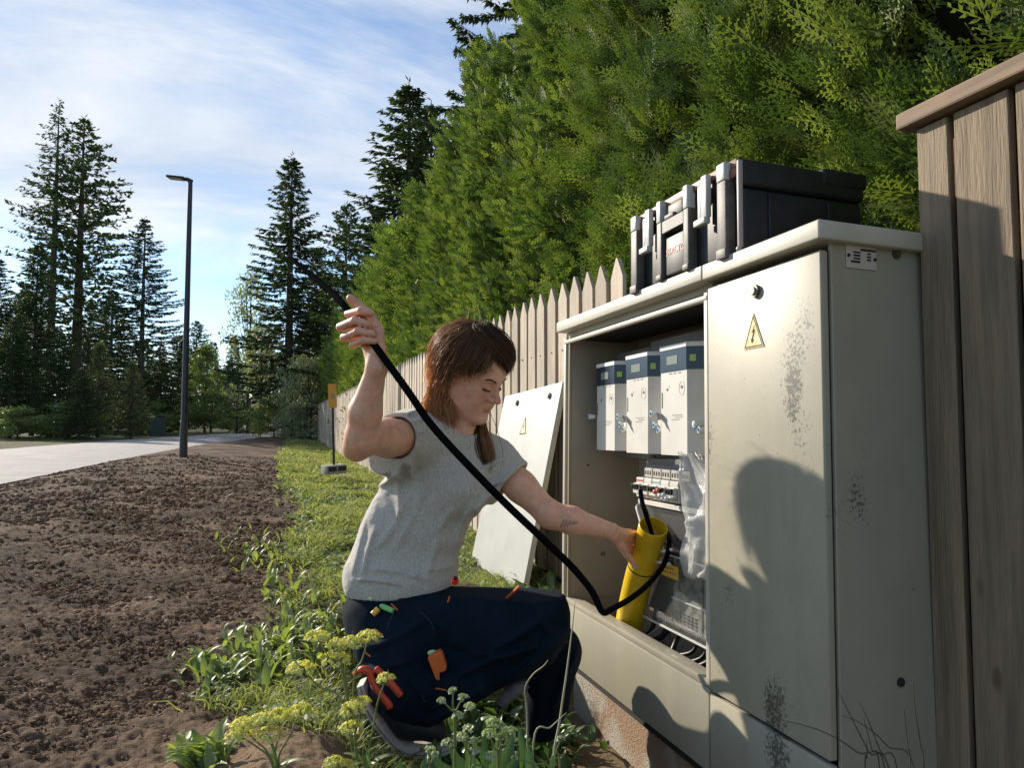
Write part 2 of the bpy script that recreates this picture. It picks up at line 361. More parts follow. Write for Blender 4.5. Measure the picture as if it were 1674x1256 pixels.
# ---------------------------------------------------------------- picket fence
def wood(name, c1, c2, stretch=(18, 18, 1.2), **k):
    if name in MATS: return MATS[name]
    m = mat(name, c1, .75, col2=c2, vscale=2.2, stretch=stretch, bump=.18, bscale=14, ramp=(.3, .72), **k)
    t = m.node_tree; L = t.links.new; b = t.nodes['Principled BSDF']; old = b.inputs['Base Color'].links[0].from_socket
    tc = N(t, 'ShaderNodeTexCoord'); mp = N(t, 'ShaderNodeMapping'); mp.inputs['Scale'].default_value = (1, 1, .45); L(tc.outputs['Object'], mp.inputs[0])
    vo = N(t, 'ShaderNodeTexVoronoi', inp={'Scale': 6.5, 'Randomness': 1}); L(mp.outputs[0], vo.inputs['Vector'])   # knots
    r = N(t, 'ShaderNodeMapRange', inp={1: .05, 2: .11, 3: .75, 4: 0}); L(vo.outputs['Distance'], r.inputs[0])
    x = N(t, 'ShaderNodeMix', data_type='RGBA'); L(r.outputs[0], x.inputs[0]); L(old, x.inputs[6]); x.inputs[7].default_value = (.09, .055, .035, 1)
    oi = N(t, 'ShaderNodeObjectInfo'); mr = N(t, 'ShaderNodeMapRange', inp={3: .74, 4: 1.14}); L(oi.outputs['Random'], mr.inputs[0])
    y = N(t, 'ShaderNodeMix', data_type='RGBA', blend_type='MULTIPLY'); y.inputs[0].default_value = 1; L(x.outputs[2], y.inputs[6]); L(mr.outputs[0], y.inputs[7])
    g = N(t, 'ShaderNodeTexNoise', inp={'Scale': 1.7, 'Detail': 4}); L(tc.outputs['Object'], g.inputs['Vector']); gr = N(t, 'ShaderNodeMapRange', inp={1: .48, 2: .72, 3: 0, 4: .5}); L(g.outputs[0], gr.inputs[0])
    z = N(t, 'ShaderNodeMix', data_type='RGBA'); L(gr.outputs[0], z.inputs[0]); L(y.outputs[2], z.inputs[6]); z.inputs[7].default_value = (.16, .145, .095, 1); L(z.outputs[2], b.inputs['Base Color'])
    return m
M_PICK = wood('picket_wood', (.54, .455, .36), (.40, .32, .24))
M_RAIL = mat('rail_wood', (.28, .13, .065), .8, col2=(.17, .075, .04), vscale=5, stretch=(8, 1, 8), bump=.1)
def build_fence():
    f = empty('picket_fence', (1.67, 3, -.2), 'long weathered wooden picket fence with pointed pickets running far back below the hedge', 'fence')
    Y0 = 3.25; pitch = .186; w = .136; n = int((50-Y0)/pitch); top = 1.665
    PI_ = Matrix.Translation((-1.67, -3, .2)); rear = mat('rear_picket_wood', (.36, .15, .07), .8, col2=(.20, .085, .045), vscale=4, stretch=(14, 14, 1), bump=.1)
    def picket(mb, i, y):
        zb = float(ground_z(1.6, y))+.03; tl = R(rnd.uniform(-.35, .35)); h = top+rnd.uniform(-.008, .008)
        x0 = 1.648+rnd.uniform(-.003, .003)
        pts = [(-w/2, zb), (w/2, zb), (w/2, h-.105), (w*.05, h), (-w*.05, h), (-w/2, h-.105)]
        mb.prism([(y+p+(q-zb)*math.sin(tl), q) for p, q in pts], 0, x0, x0+.022)
    def rear_picket(mb, i, y):
        zb = float(ground_z(1.6, y))+.03; h = top-.10+rnd.uniform(-.008, .008)
        mb.box((1.722, y-.03, zb), (1.738, y+.055, h), .002)
    for nm, fn, off, m_ in (('picket', picket, 0, M_PICK), ('rear_picket', rear_picket, pitch*.5-.0125, rear)):
        rest = MB(); k_ = 99
        for i in range(n):
            mb = MB() if i < k_ else rest; fn(mb, i, Y0+i*pitch+off)
            if i < k_: o = mb.build(nm, m_, f); o.matrix_parent_inverse = PI_
            if nm == 'picket' and i < 24:
                for zz in (1.245, .70): nb = MB(); yy = Y0+i*pitch+rnd.uniform(-.03, .03); nb.tube([(1.6425, yy, zz+rnd.uniform(-.01, .01)), (1.6485, yy, zz)], .0045, 8); nb.build('nail', M_RAIL, o)
        o = rest.build(nm, m_, f); o.matrix_parent_inverse = PI_; o['kind'] = 'stuff'
    for z in (.22, .80, 1.36):
        mb = MB(); mb.box((1.674, 3.15, z-.2+.05), (1.719, 50, z-.2+.135), .003)
        o = mb.build('rail', M_RAIL, f); o.matrix_parent_inverse = Matrix.Translation((-1.67, -3, .2))
    for k in range(18):
        y = 3.4+k*2.7; mb = MB(); mb.box((1.741, y, -.3), (1.81, y+.09, 1.42), .004)
        o = mb.build('post', M_RAIL, f); o.matrix_parent_inverse = Matrix.Translation((-1.67, -3, .2))
build_fence()

def build_board_fence():
    f = empty('board_fence', (1.58, 1.4, -.3), 'tall board fence with a sloping looking brown cap board, right beside the cabinet', 'fence')
    f['label'] = 'tall fence of wide weathered boards under a brown cap rail at the right edge'
    PI_ = Matrix.Translation((-1.58, -1.4, .3)); MW = wood('board_wood', (.27, .205, .13), (.145, .108, .07), stretch=(14, 14, 1.0))
    ys = [(1.372, 1.283), (1.266, 1.128), (1.112, .975), (.955, .82), (.80, .66), (.64, .50), (.48, .34), (.32, .18)]
    for a, b in ys:
        mb = MB(); mb.box((1.58, b, -.6), (1.602, a, 1.572), .0025); o = mb.build('board', MW, f); o.matrix_parent_inverse = PI_
    rear = wood('rear_board_wood', (.23, .095, .045), (.12, .05, .028))
    y = 1.345
    while y > .2:
        mb = MB(); mb.box((1.650, y-.125, -.6), (1.668, y, 1.56), .002); o = mb.build('rear_board', rear, f); o.matrix_parent_inverse = PI_; y -= .143
    for z in (.15, 1.2):
        mb = MB(); mb.box((1.603, .1, z), (1.648, 1.36, z+.09), .002); o = mb.build('rail', rear, f); o.matrix_parent_inverse = PI_
    mb = MB(); mb.box((1.545, .0, 1.578), (1.70, 1.405, 1.622), .006, seg=2)
    o = mb.build('cap_rail', mat('cap_wood', (.25, .165, .10), .7, col2=(.16, .11, .07), vscale=3, stretch=(12, 1, 12), bump=.1), f); o.matrix_parent_inverse = PI_
build_board_fence()

# ---------------------------------------------------------------- hedge
def spray_template(nb, nl, L_=1.0, seed=0):  # a flat fan of scale leaves; returns quads in the (x=side, y=along) plane
    r = np.random.default_rng(seed); C = []; D = []; Ln = []; Wn = []
    def card(c, d, l, w): C.append([c[0], c[1], c[2]]); D.append([d[0], d[1], d[2]]); Ln.append(l); Wn.append(w)
    if nl == 0:
        for i in range(nb):
            t = (i+.4)/nb; s = -1 if i % 2 else 1; a = R(48+r.uniform(-9, 9)); l = .42*(1-t*.7)*r.uniform(.75, 1.2)
            card((0, t*.85, -.12*t*t), (s*math.sin(a), math.cos(a), -.15), l, .13)
        card((0, .0, 0), (0, 1, -.1), 1.0, .09)
    else:
        for i in range(nb):
            t = (i+.3)/nb; s = -1 if i % 2 else 1; a = R(50-8*t+r.uniform(-8, 8)); bl = .50*(1-t)**.65*(.35+.65*min(1, t*5))*r.uniform(.75, 1.15)
            c = np.array([0, t*.9, -.14*t*t]); d = np.array([s*math.sin(a), math.cos(a), -.12])
            card(c, d, bl, .035)
            m_ = max(2, int(nl*bl/.4))
            for k in range(m_):
                u = (k+.6)/m_; s2 = -1 if k % 2 else 1; a2 = a*s+s2*R(42+r.uniform(-6, 6)); l2 = .17*(1-u*.65)*bl/.4
                card(c+d*bl*u, (math.sin(a2), math.cos(a2), -.1), max(l2, .05), .048)
        for k in range(4): card((0, k*.25, -.14*(k*.25)**2), (0, 1, -.14), .3, .035)
    C = np.array(C); D = unit(np.array(D)); Wd = unit(np.cross(D, np.array([[0, 0, 1.]])))
    return cards(C, D, Wd, np.array(Ln), np.array(Wn))
def place_sprays(tpls, P, A, Nn, size, rg):   # P base, A axis, Nn flat normal
    Vs = []; Fs = []; T = []; base = 0; n = len(P); A = unit(A); S_ = unit(np.cross(A, Nn)); Nn = np.cross(S_, A)
    ty = rg.integers(0, len(tpls), n); tint = rg.random(n)
    for k, (tv, tf) in enumerate(tpls):
        i = np.where(ty == k)[0]
        if not len(i): continue
        V = P[i][:, None]+size[i][:, None, None]*(tv[None, :, 0:1]*S_[i][:, None]+tv[None, :, 1:2]*A[i][:, None]+tv[None, :, 2:3]*Nn[i][:, None])
        m_ = len(tv); Vs.append(V.reshape(-1, 3)); Fs.append((tf[None]+(np.arange(len(i))*m_)[:, None, None]+base).reshape(-1, 4)); T.append(np.repeat(tint[i], m_)); base += len(i)*m_
    return np.concatenate(Vs), np.concatenate(Fs), np.concatenate(T)
def build_hedge():
    h = empty('hedge', (2.2, 20, -.2), 'huge dense green thuja hedge towering behind the picket fence', 'hedge')
    rg = np.random.default_rng(5)
    def front(y, z, k=1.0):            # x of the leafy face
        P = np.c_[y*.9, z*.75, z*0]; lob = fbm(P, 2, 61)*.24+fbm(P*3.1, 2, 14)*.14
        x = 2.12+lob - .12*np.exp(-((z-2.2)/1.2)**2)
        x = x - .30*np.exp(-((y-1.1)/1.0)**2)*sstep(1.2, 2.0, z)
        return x
    def top(y): return 4.55+.18*np.sin(y*1.9)+.42*vnoise(np.c_[y*.55, y*0], 3)+.22*vnoise(np.c_[y*1.9, y*0], 13) - .5*sstep(20, 45, y)
    Vs = []; Fs = []; Ts = []; base = 0
    zones = [(.10, 4.6, 560, 27, [spray_template(11, 6, seed=s) for s in range(5)], .12, .25, .95, 3.8, .19, .46),
             (4.6, 11, 1250, 24, [spray_template(9, 0, seed=s) for s in range(4)], .09, .17, .95, 4.9, .20, .44),
             (11, 47, 2900, 11, [spray_template(7, 0, seed=s) for s in range(3)], .18, .32, .2, 4.9, .24, .5)]
    for (ya, yb, nc, ns, tp, s0, s1, za, zb, rad, ln) in zones:
        cy = ya+(yb-ya)*(rg.random(nc) if ya < 11 else rg.random(nc)**1.35); cz = rg.uniform(za, zb, nc); tt = top(cy); cz = np.where(cz > tt-.3, tt-.3-rg.random(nc)*1.5, cz)
        cx = front(cy, cz)+.02+.44*rg.random(nc)**1.3
        ax = unit(np.c_[-.60+rg.normal(0, .22, nc), rg.normal(0, .28, nc), .72+rg.normal(0, .25, nc)]); cl = ln*rg.uniform(.6, 1.15, nc); ct = rg.random(nc)
        k = np.repeat(np.arange(nc), ns); n = len(k); t = rg.random(n)**.8
        e1 = unit(np.cross(ax, np.array([[0, 1, .2]]))); e2 = np.cross(ax, e1); an = rg.uniform(0, 6.283, n)
        rd = e1[k]*np.cos(an)[:, None]+e2[k]*np.sin(an)[:, None]; rr = rad*(1-t)**.6*rg.uniform(.35, 1, n)
        P = np.c_[cx, cy, cz][k]+ax[k]*(cl[k]*t)[:, None]+rd*rr[:, None]
        A = ax[k]*(.55+.6*t)[:, None]+rd*(.75*(1-.5*t))[:, None]+rg.normal(0, .16, (n, 3)); Nn = np.cross(A, rd)*.5+rd*.6+rg.normal(0, .45, (n, 3))
        ok = P[:, 0] > 1.78; P, A, Nn, k = P[ok], A[ok], Nn[ok], k[ok]; n = len(P)
        V, F, T = place_sprays(tp, P, A, Nn, rg.uniform(s0, s1, n), rg)
        Vs.append(V); Fs.append(F+base); Ts.append(T); base += len(V)
    # top fringe and back slope
    n = 5000; y = 1+46*rg.random(n)**1.5; z = top(y)+rg.normal(0, .09, n); x = 2.35+rg.random(n)*1.2
    A = np.c_[rg.normal(-.1, .4, n), rg.normal(0, .4, n), np.ones(n)]; Nn = rg.normal(size=(n, 3))
    V, F, T = place_sprays([spray_template(7, 0, seed=9)], np.c_[x, y, z], A, Nn, rg.uniform(.16, .34, n), rg); Vs.append(V); Fs.append(F+base); Ts.append(T)
    V = np.concatenate(Vs); me = raw_mesh('foliage', V-np.array([[2.2, 20, -.2]]), np.concatenate(Fs)); set_attr(me, 'tint', np.concatenate(Ts)**2*.8)
    link('foliage', me, mat('thuja_leaf', (.048, .098, .028), .65, col2=(.125, .180, .05), vscale=2.6, trans=.28, attr=(.31, .36, .11), spec=.18), h)
    # sheet standing for the inner twigs, hedge shade put into its dark colour
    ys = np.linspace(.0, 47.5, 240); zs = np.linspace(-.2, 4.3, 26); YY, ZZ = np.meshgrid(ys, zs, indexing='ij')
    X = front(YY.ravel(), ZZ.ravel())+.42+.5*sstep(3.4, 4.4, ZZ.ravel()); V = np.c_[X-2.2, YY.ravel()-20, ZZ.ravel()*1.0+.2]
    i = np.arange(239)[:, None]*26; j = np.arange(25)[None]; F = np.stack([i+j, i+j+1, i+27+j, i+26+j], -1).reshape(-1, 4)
    me = raw_mesh('shade_backing', V, F)
    link('shade_backing', me, mat('backing_shade', (.020, .034, .013), .95, col2=(.032, .034, .018), vscale=9, spec=.05), h)
    # a few bare brown twigs and stems
    mb = MB()
    for k in range(60):
        y = rg.uniform(.5, 9); z = rg.uniform(1, 3.6); x = float(front(np.array([y]), np.array([z]))[0])+.3
        a = np.array([x, y, z]); dd = np.array([-rg.uniform(.12, .4), rg.normal(0, .12), rg.uniform(.05, .3)])
        mb.tube([a-[2.2, 20, -.2], a+dd*.5+[0, 0, -.02]-[2.2, 20, -.2], a+dd-[2.2, 20, -.2]], [.006, .004, .002], 5)
    for k in range(22):
        y = .8+k*.9; mb.tube([(.45, y-20, 0), (.5, y-20, 2.2), (.55, y+.05-20, 4)], [.05, .04, .02], 7)
    mb.build('stem', mat('bark', (.12, .075, .05), .9, col2=(.07, .045, .03), vscale=12, bump=.3), h, True)
build_hedge()

# ---------------------------------------------------------------- trees
M_BARK = MATS['bark']
M_GBARK = mat('grey_bark', (.13, .11, .095), .9, col2=(.07, .055, .045), vscale=6, bump=.3)
def conifer_meshes(H, Rb, seed, bare=.12, dense=1.0, droop=.35, kind='spruce', tw=.42):
    rg = np.random.default_rng(seed); C = []; D = []; Ln = []; Wn = []; br = MB()
    z = H*bare; T = []
    lean = rg.normal(0, .004, 2)
    while z < H*.985:
        t = (z/H-bare)/(1-bare)
        if kind == 'pine': L0 = Rb*(math.sin(math.pi*min(1, .12+t*.88))**.8)*(1-.35*t)
        else: L0 = Rb*(1-t)**.78*(min(1, .55+t*2.2))
        nb = 5 if kind == 'spruce' else 4
        a0 = rg.uniform(0, 6.28)
        for k in range(nb):
            if rg.random() < .16: continue
            a = a0+6.283*k/nb+rg.normal(0, .25); L = L0*rg.uniform(.55, 1.18)+.12
            up = (.25+.5*t) if kind == 'spruce' else .25
            m_ = max(4, int(L/.19)); s = np.linspace(0, 1, m_)
            rad = L*s; dz = L*(up*s*.35 - droop*s*(1.25-.55*s)*(1-t*.8))+.10*L*s**3
            px = np.cos(a)*rad; py = np.sin(a)*rad; pz = z+dz+rg.normal(0, .04)
            br.tube([(px[q], py[q], pz[q]) for q in (0, m_//2, m_-1)], [.03*L/3+.006, .015*L/3+.005, .004], 3, False)
            nt = int((3.2 if kind == 'spruce' else 4.2)*m_*dense)
            u = rg.random(nt)**.75*.92+.08; i0 = np.clip((u*(m_-1)).astype(int), 0, m_-2); fr = u*(m_-1)-i0
            bx = px[i0]*(1-fr)+px[i0+1]*fr; by = py[i0]*(1-fr)+py[i0+1]*fr; bz = pz[i0]*(1-fr)+pz[i0+1]*fr
            sd_ = rg.choice([-1, 1], nt); side = np.c_[-np.sin(a)*sd_, np.cos(a)*sd_, np.zeros(nt)]; outw = np.c_[np.full(nt, np.cos(a)), np.full(nt, np.sin(a)), np.zeros(nt)]
            if kind == 'spruce': d = side*rg.uniform(.2, 1.0, (nt, 1))+outw*rg.uniform(.3, 1, (nt, 1))+np.array([[0, 0, 1.]])*rg.uniform(-1.0, .1, (nt, 1))*(.4+droop)
            else: d = side*rg.uniform(.0, 1, (nt, 1))+outw*rg.uniform(-.2, 1, (nt, 1))+np.array([[0, 0, 1.]])*rg.uniform(-.2, .9, (nt, 1)); 
            C.append(np.c_[bx, by, bz+rg.normal(0, .03, nt)]); D.append(d); Ln.append(tw*rg.uniform(.5, 1.3, nt)*(1-.35*u)*min(1, .45+L/2)); Wn.append(np.full(nt, .085 if kind == 'spruce' else .13)*rg.uniform(.7, 1.6, nt)*tw/.42)
            T.append(rg.random(nt)*.8+.2*u)
        z += H*.0125*rg.uniform(.7, 1.5)*(1.25-.5*t)
    k = 14; C.append(np.c_[rg.normal(0, .03, k), rg.normal(0, .03, k), H*np.linspace(.95, 1.0, k)]); D.append(np.c_[rg.normal(0, .6, k), rg.normal(0, .6, k), np.ones(k)]); Ln.append(np.full(k, .3)); Wn.append(np.full(k, .06)); T.append(rg.random(k))
    C = np.concatenate(C); D = unit(np.concatenate(D)); Wd = unit(np.cross(D, rg.normal(size=D.shape)+np.array([[0, 0, .8]])))
    V, F = cards(C, D, Wd, np.concatenate(Ln), np.concatenate(Wn))
    me = raw_mesh('crown', V, F); set_attr(me, 'tint', np.repeat(np.concatenate(T), 4))
    r0 = .011*H+.03
    br.tube([(0, 0, -.3), (0, 0, H*.3), (0, 0, H*.7), (0, 0, H*.99)], [r0*1.15, r0*.85, r0*.45, .012], 8)
    tr = bpy.data.meshes.new('trunk'); tr.from_pydata([tuple(v) for v in br.v], [], br.f); tr.update()
    return me, tr
def broad_meshes(H, Rb, seed, n=9000, leaf=.16, low=.12, nc=46):
    rg = np.random.default_rng(seed); mb = MB(); cc = []
    for k in range(nc):
        t = rg.random()**.8; z = H*(low+(1-low)*t); r = Rb*math.sin(math.pi*min(1, .18+.80*t))**.7*rg.uniform(.25, .95); a = rg.uniform(0, 6.28)
        cc.append((r*math.cos(a), r*math.sin(a), z*.94, Rb*rg.uniform(.18, .36)))
    cc = np.array(cc); i = rg.integers(0, nc, n); dr = unit(rg.normal(size=(n, 3))); rad = rg.random(n)**.45
    C = cc[i, :3]+dr*(cc[i, 3]*rad)[:, None]*np.array([[1, 1, .7]]); D = unit(dr*.5+rg.normal(0, .6, (n, 3))+np.array([[0, 0, -.25]])); Wd = unit(np.cross(D, rg.normal(size=(n, 3))))
    s = leaf*rg.uniform(.55, 1.35, n); V, F = cards(C, D, Wd, s, s*.62)
    me = raw_mesh('crown', V, F); set_attr(me, 'tint', np.repeat(rg.random(n), 4))
    mb.tube([(0, 0, -.2), (.05*Rb, 0, H*.35), (-.04*Rb, .05, H*.65), (0, 0, H*.9)], [.016*H+.01, .011*H+.01, .006*H+.005, .01], 8)
    for k in range(0, nc, 2): z0 = cc[k, 2]*.55; mb.tube([(0, 0, z0), tuple((cc[k, :3]*[.5, .5, 1]+[0, 0, z0])*[1, 1, .5]+[0, 0, .0]), tuple(cc[k, :3])], [.006*H, .004*H, .006], 4, False)
    tr = bpy.data.meshes.new('trunk'); tr.from_pydata([tuple(v) for v in mb.v], [], mb.f); tr.update()
    return me, tr
M_SPR = mat('spruce_needle', (.030, .058, .024), .6, col2=(.045, .075, .028), vscale=.6, trans=.22, attr=(.075, .105, .035), spec=.3)
M_YSP = mat('young_spruce_needle', (.085, .115, .045), .6, col2=(.13, .15, .06), vscale=.9, trans=.3, attr=(.20, .21, .09), spec=.3)
M_PIN = mat('pine_needle', (.045, .072, .035), .6, col2=(.06, .09, .04), vscale=.8, trans=.2, attr=(.09, .12, .06), spec=.3)
M_LEA = mat('leaf_green', (.09, .14, .04), .5, col2=(.13, .18, .055), vscale=.8, trans=.35, attr=(.24, .28, .11), spec=.35)
M_SIL = mat('leaf_silver', (.17, .21, .11), .5, col2=(.25, .28, .17), vscale=1.2, trans=.3, attr=(.42, .43, .30), spec=.4)
TV = {'sA': (conifer_meshes(20, 5.2, 1, .03, 2.3, tw=.38), M_SPR), 'sB': (conifer_meshes(20, 3.6, 2, .04, 2.6, .5, tw=.40), M_SPR),
      'sC': (conifer_meshes(20, 3.4, 3, .17, .68, .26), M_SPR), 'sD': (conifer_meshes(20, 5.6, 4, .02, 2.0, .3, tw=.50), M_SPR),
      'pA': (conifer_meshes(20, 2.9, 5, .30, .75, .05, 'pine'), M_PIN), 'pB': (conifer_meshes(20, 3.2, 6, .4, 1.0, .0, 'pine'), M_PIN),
      'yA': (conifer_meshes(5, 1.45, 7, .03, 1.2, .1, 'spruce', .26), M_YSP),
      'bA': (broad_meshes(9, 3.2, 8, 9000, .22), M_LEA), 'bB': (broad_meshes(9, 2.4, 9, 4200, .17, .2), M_SIL), 'bC': (broad_meshes(3, 1.7, 10, 5000, .12, .05), M_LEA), 'bD': (broad_meshes(3, 1.5, 12, 6000, .10, .03), M_SIL)}
HT = {'s': 20, 'p': 20, 'y': 5}
def tree(name, kind, px, topy, d, label, cat='tree', wide=1.0, rz=None, base=None, group=None):
    p = W(px, 690, d); z0 = float(ground_z(p[0], p[1])) if base is None else base
    H0 = 9 if kind in ('bA', 'bB') else 3 if kind in ('bC', 'bD') else HT[kind[0]]
    Hh = W(px, topy, d)[2]-z0; s = Hh/H0
    e = empty(name, (p[0], p[1], z0), label, cat, group, (0, 0, rnd.uniform(0, 6.28) if rz is None else rz)); e.scale = (s*wide, s*wide, s)
    (c, t), m = TV[kind]
    for nm, me, mm in (('crown', c, m), ('trunk', t, M_GBARK if kind[0] == 's' else M_BARK)):
        o = bpy.data.objects.new(nm, me); COL.objects.link(o); o.parent = e
        if not me.materials: me.materials.append(mm)
    return e
G = 'spruces and pines beyond the road'
TREES = [
 ('spruce_tree', 'sC', 78, 150, 46, 'tallest thin spruce with sparse drooping branches at the far left', 1.0),
 ('pine_tree', 'pA', 121, 180, 47, 'tall slim pine standing right beside the tallest thin spruce', 1.35),
 ('spruce_tree', 'sA', 228, 350, 44, 'broad cone shaped spruce between the slim pine and the near street lamp', 1.2),
 ('spruce_tree', 'sD', 52, 392, 40, 'dark bushy spruce in front of the tallest thin spruce', .95),
 ('spruce_tree', 'sB', -12, 415, 38, 'dark spruce cut by the left edge of the view', 1.3),
 ('spruce_tree', 'sD', 15, 520, 34, 'low dark spruce above the road at the left edge', 1.3),
 ('spruce_tree', 'sD', 95, 545, 35, 'low dark spruce standing below the slim pine', 1.3),
 ('spruce_tree', 'sA', 140, 500, 50, 'mid height dark spruce behind the pale young spruces', 1.4),
 ('spruce_tree', 'sD', 178, 470, 58, 'dark spruce filling the gap behind the left young spruce', 1.5),
 ('spruce_tree', 'sD', 35, 470, 56, 'dark spruce showing between the left edge and the tall thin spruce', 1.5),
 ('spruce_tree', 'sD', 290, 545, 62, 'dark spruce just behind the near street lamp pole', 1.6),
 ('spruce_tree', 'sB', 540, 440, 52, 'dark narrow spruce between the pointed spruce and the open pine', 1.5),
 ('spruce_tree', 'sD', 130, 600, 31, 'lowest dark spruce leaning over the road under the slim pine', 1.5),
 ('spruce_tree', 'sD', 505, 500, 50, 'dark spruce low behind the silvery leaved shrub', 1.3),
 ('young_spruce', 'yA', 160, 560, 36, 'pale sunlit young spruce, the left one of the pair by the road', .85),
 ('young_spruce', 'yA', 214, 592, 33, 'pale sunlit young spruce, the right one of the pair by the road', 1.0),
 ('spruce_tree', 'sD', 262, 560, 46, 'dark low spruce just left of the near street lamp pole', 1.1),
 ('pine_tree', 'pB', 318, 522, 75, 'distant pine top showing right of the near street lamp pole', 1.3),
 ('broadleaf_tree', 'bA', 335, 562, 52, 'round light green leafy tree right of the near street lamp', .85),
 ('broadleaf_tree', 'bB', 405, 415, 46, 'thin pale birch like tree left of the tall pointed spruce', .55),
 ('broadleaf_tree', 'bB', 425, 520, 42, 'shorter pale leafy tree at the foot of the tall pointed spruce', .75),
 ('spruce_tree', 'sB', 470, 243, 41, 'tall pointed spruce with a bare grey trunk in the middle of the view', 1.4),
 ('spruce_tree', 'sD', 515, 400, 44, 'dark bushy spruce right behind the raised cable end', .8),
 ('pine_tree', 'pB', 562, 325, 46, 'open crowned pine between the two tall spruces', 1.15),
 ('spruce_tree', 'sB', 665, 118, 36, 'tallest of the two dark spruces above the hedge line', 1.75),
 ('spruce_tree', 'sB', 702, 150, 37, 'second dark spruce touching the tallest one on its right', 1.2),
 ('spruce_tree', 'sB', 612, 330, 42, 'dark spruce low on the left of the twin spruces above the hedge', 1.2),
 ('spruce_tree', 'sA', 585, 420, 34, 'dark spruce just above the raised hand', 1.0),
 ('broadleaf_tree', 'bA', 630, 470, 30, 'dark leafy tree behind the far end of the hedge', .8),
 ('spruce_tree', 'sD', 440, 560, 60, 'far dark spruce closing the end of the road', 1.3),
 ('spruce_tree', 'sD', 375, 590, 70, 'farthest dark spruce seen past the second street lamp', 1.4),
 ('shrub', 'bC', 305, 640, 52, 'leafy light green bush behind the near street lamp pole', 1.5),
 ('shrub', 'bC', 345, 640, 50, 'rounded green bush under the round leafy tree', 1.5),
 ('shrub', 'bC', 250, 655, 42, 'low dark green bush beside the right young spruce', 1.4),
 ('shrub', 'bC', 448, 645, 36, 'bush at the road end left of the grey metal box', 1.1),
 ('shrub', 'bD', 506, 575, 35, 'tall silvery leaved shrub at the far end of the picket fence', .9),
 ('shrub', 'bD', 478, 655, 34, 'small silvery shrub beside the grey metal box', 1.0),
 ('shrub', 'bC', 110, 655, 32, 'low bush on the far roadside under the dark spruces', 1.6),
 ('shrub', 'bC', 30, 665, 31, 'low bush at the roadside near the left edge', 1.8),
 ('shrub', 'bC', 405, 662, 47, 'small bush beside the foot of the second street lamp', 1.3),
]
for (nm, k, px, ty, d, lab, wd_) in TREES: tree(nm, k, px, ty, d, lab, 'shrub' if nm == 'shrub' else 'tree', wd_)
# big spruce right behind the hedge, branches hanging
def near_tree():
    (c, t) = conifer_meshes(15, 3.5, 33, .05, 13.0, .9, 'spruce', .19)
    p = W(888, 690, 13.5); e = empty('spruce_tree', (p[0], p[1], -.2), 'great dark spruce with hanging twigs rising behind the hedge at the top', 'tree')
    link('crown', c, M_SPR, e); link('trunk', t, M_GBARK, e)
near_tree()
# far wood that closes the horizon
def far_wood():
    rg = np.random.default_rng(3); Vs = []; Fs = []; b = 0
    me, _ = conifer_meshes(14, 3.2, 77, .02, .30, .3, 'spruce', .9)
    nv = len(me.vertices); A = np.empty(nv*3, np.float32); me.vertices.foreach_get('co', A); A = A.reshape(-1, 3)
    F = np.arange(nv).reshape(-1, 4)
    for k in range(90):
        a = R(-34+k*.8)+rg.normal(0, .01); d = rg.uniform(85, 120); s = rg.uniform(.55, .95); th = rg.uniform(0, 6.28); c, q = math.cos(th), math.sin(th)
        V = np.c_[A[:, 0]*c-A[:, 1]*q, A[:, 0]*q+A[:, 1]*c, A[:, 2]]*s + [d*math.sin(a), d*math.cos(a), 0]
        Vs.append(V); Fs.append(F+b); b += nv
    o = link('far_wood', raw_mesh('far_wood', np.concatenate(Vs), np.concatenate(Fs)), M_SPR); tag(o, 'distant dark wood closing the horizon behind the roadside trees', 'wood', kind='stuff')
far_wood()

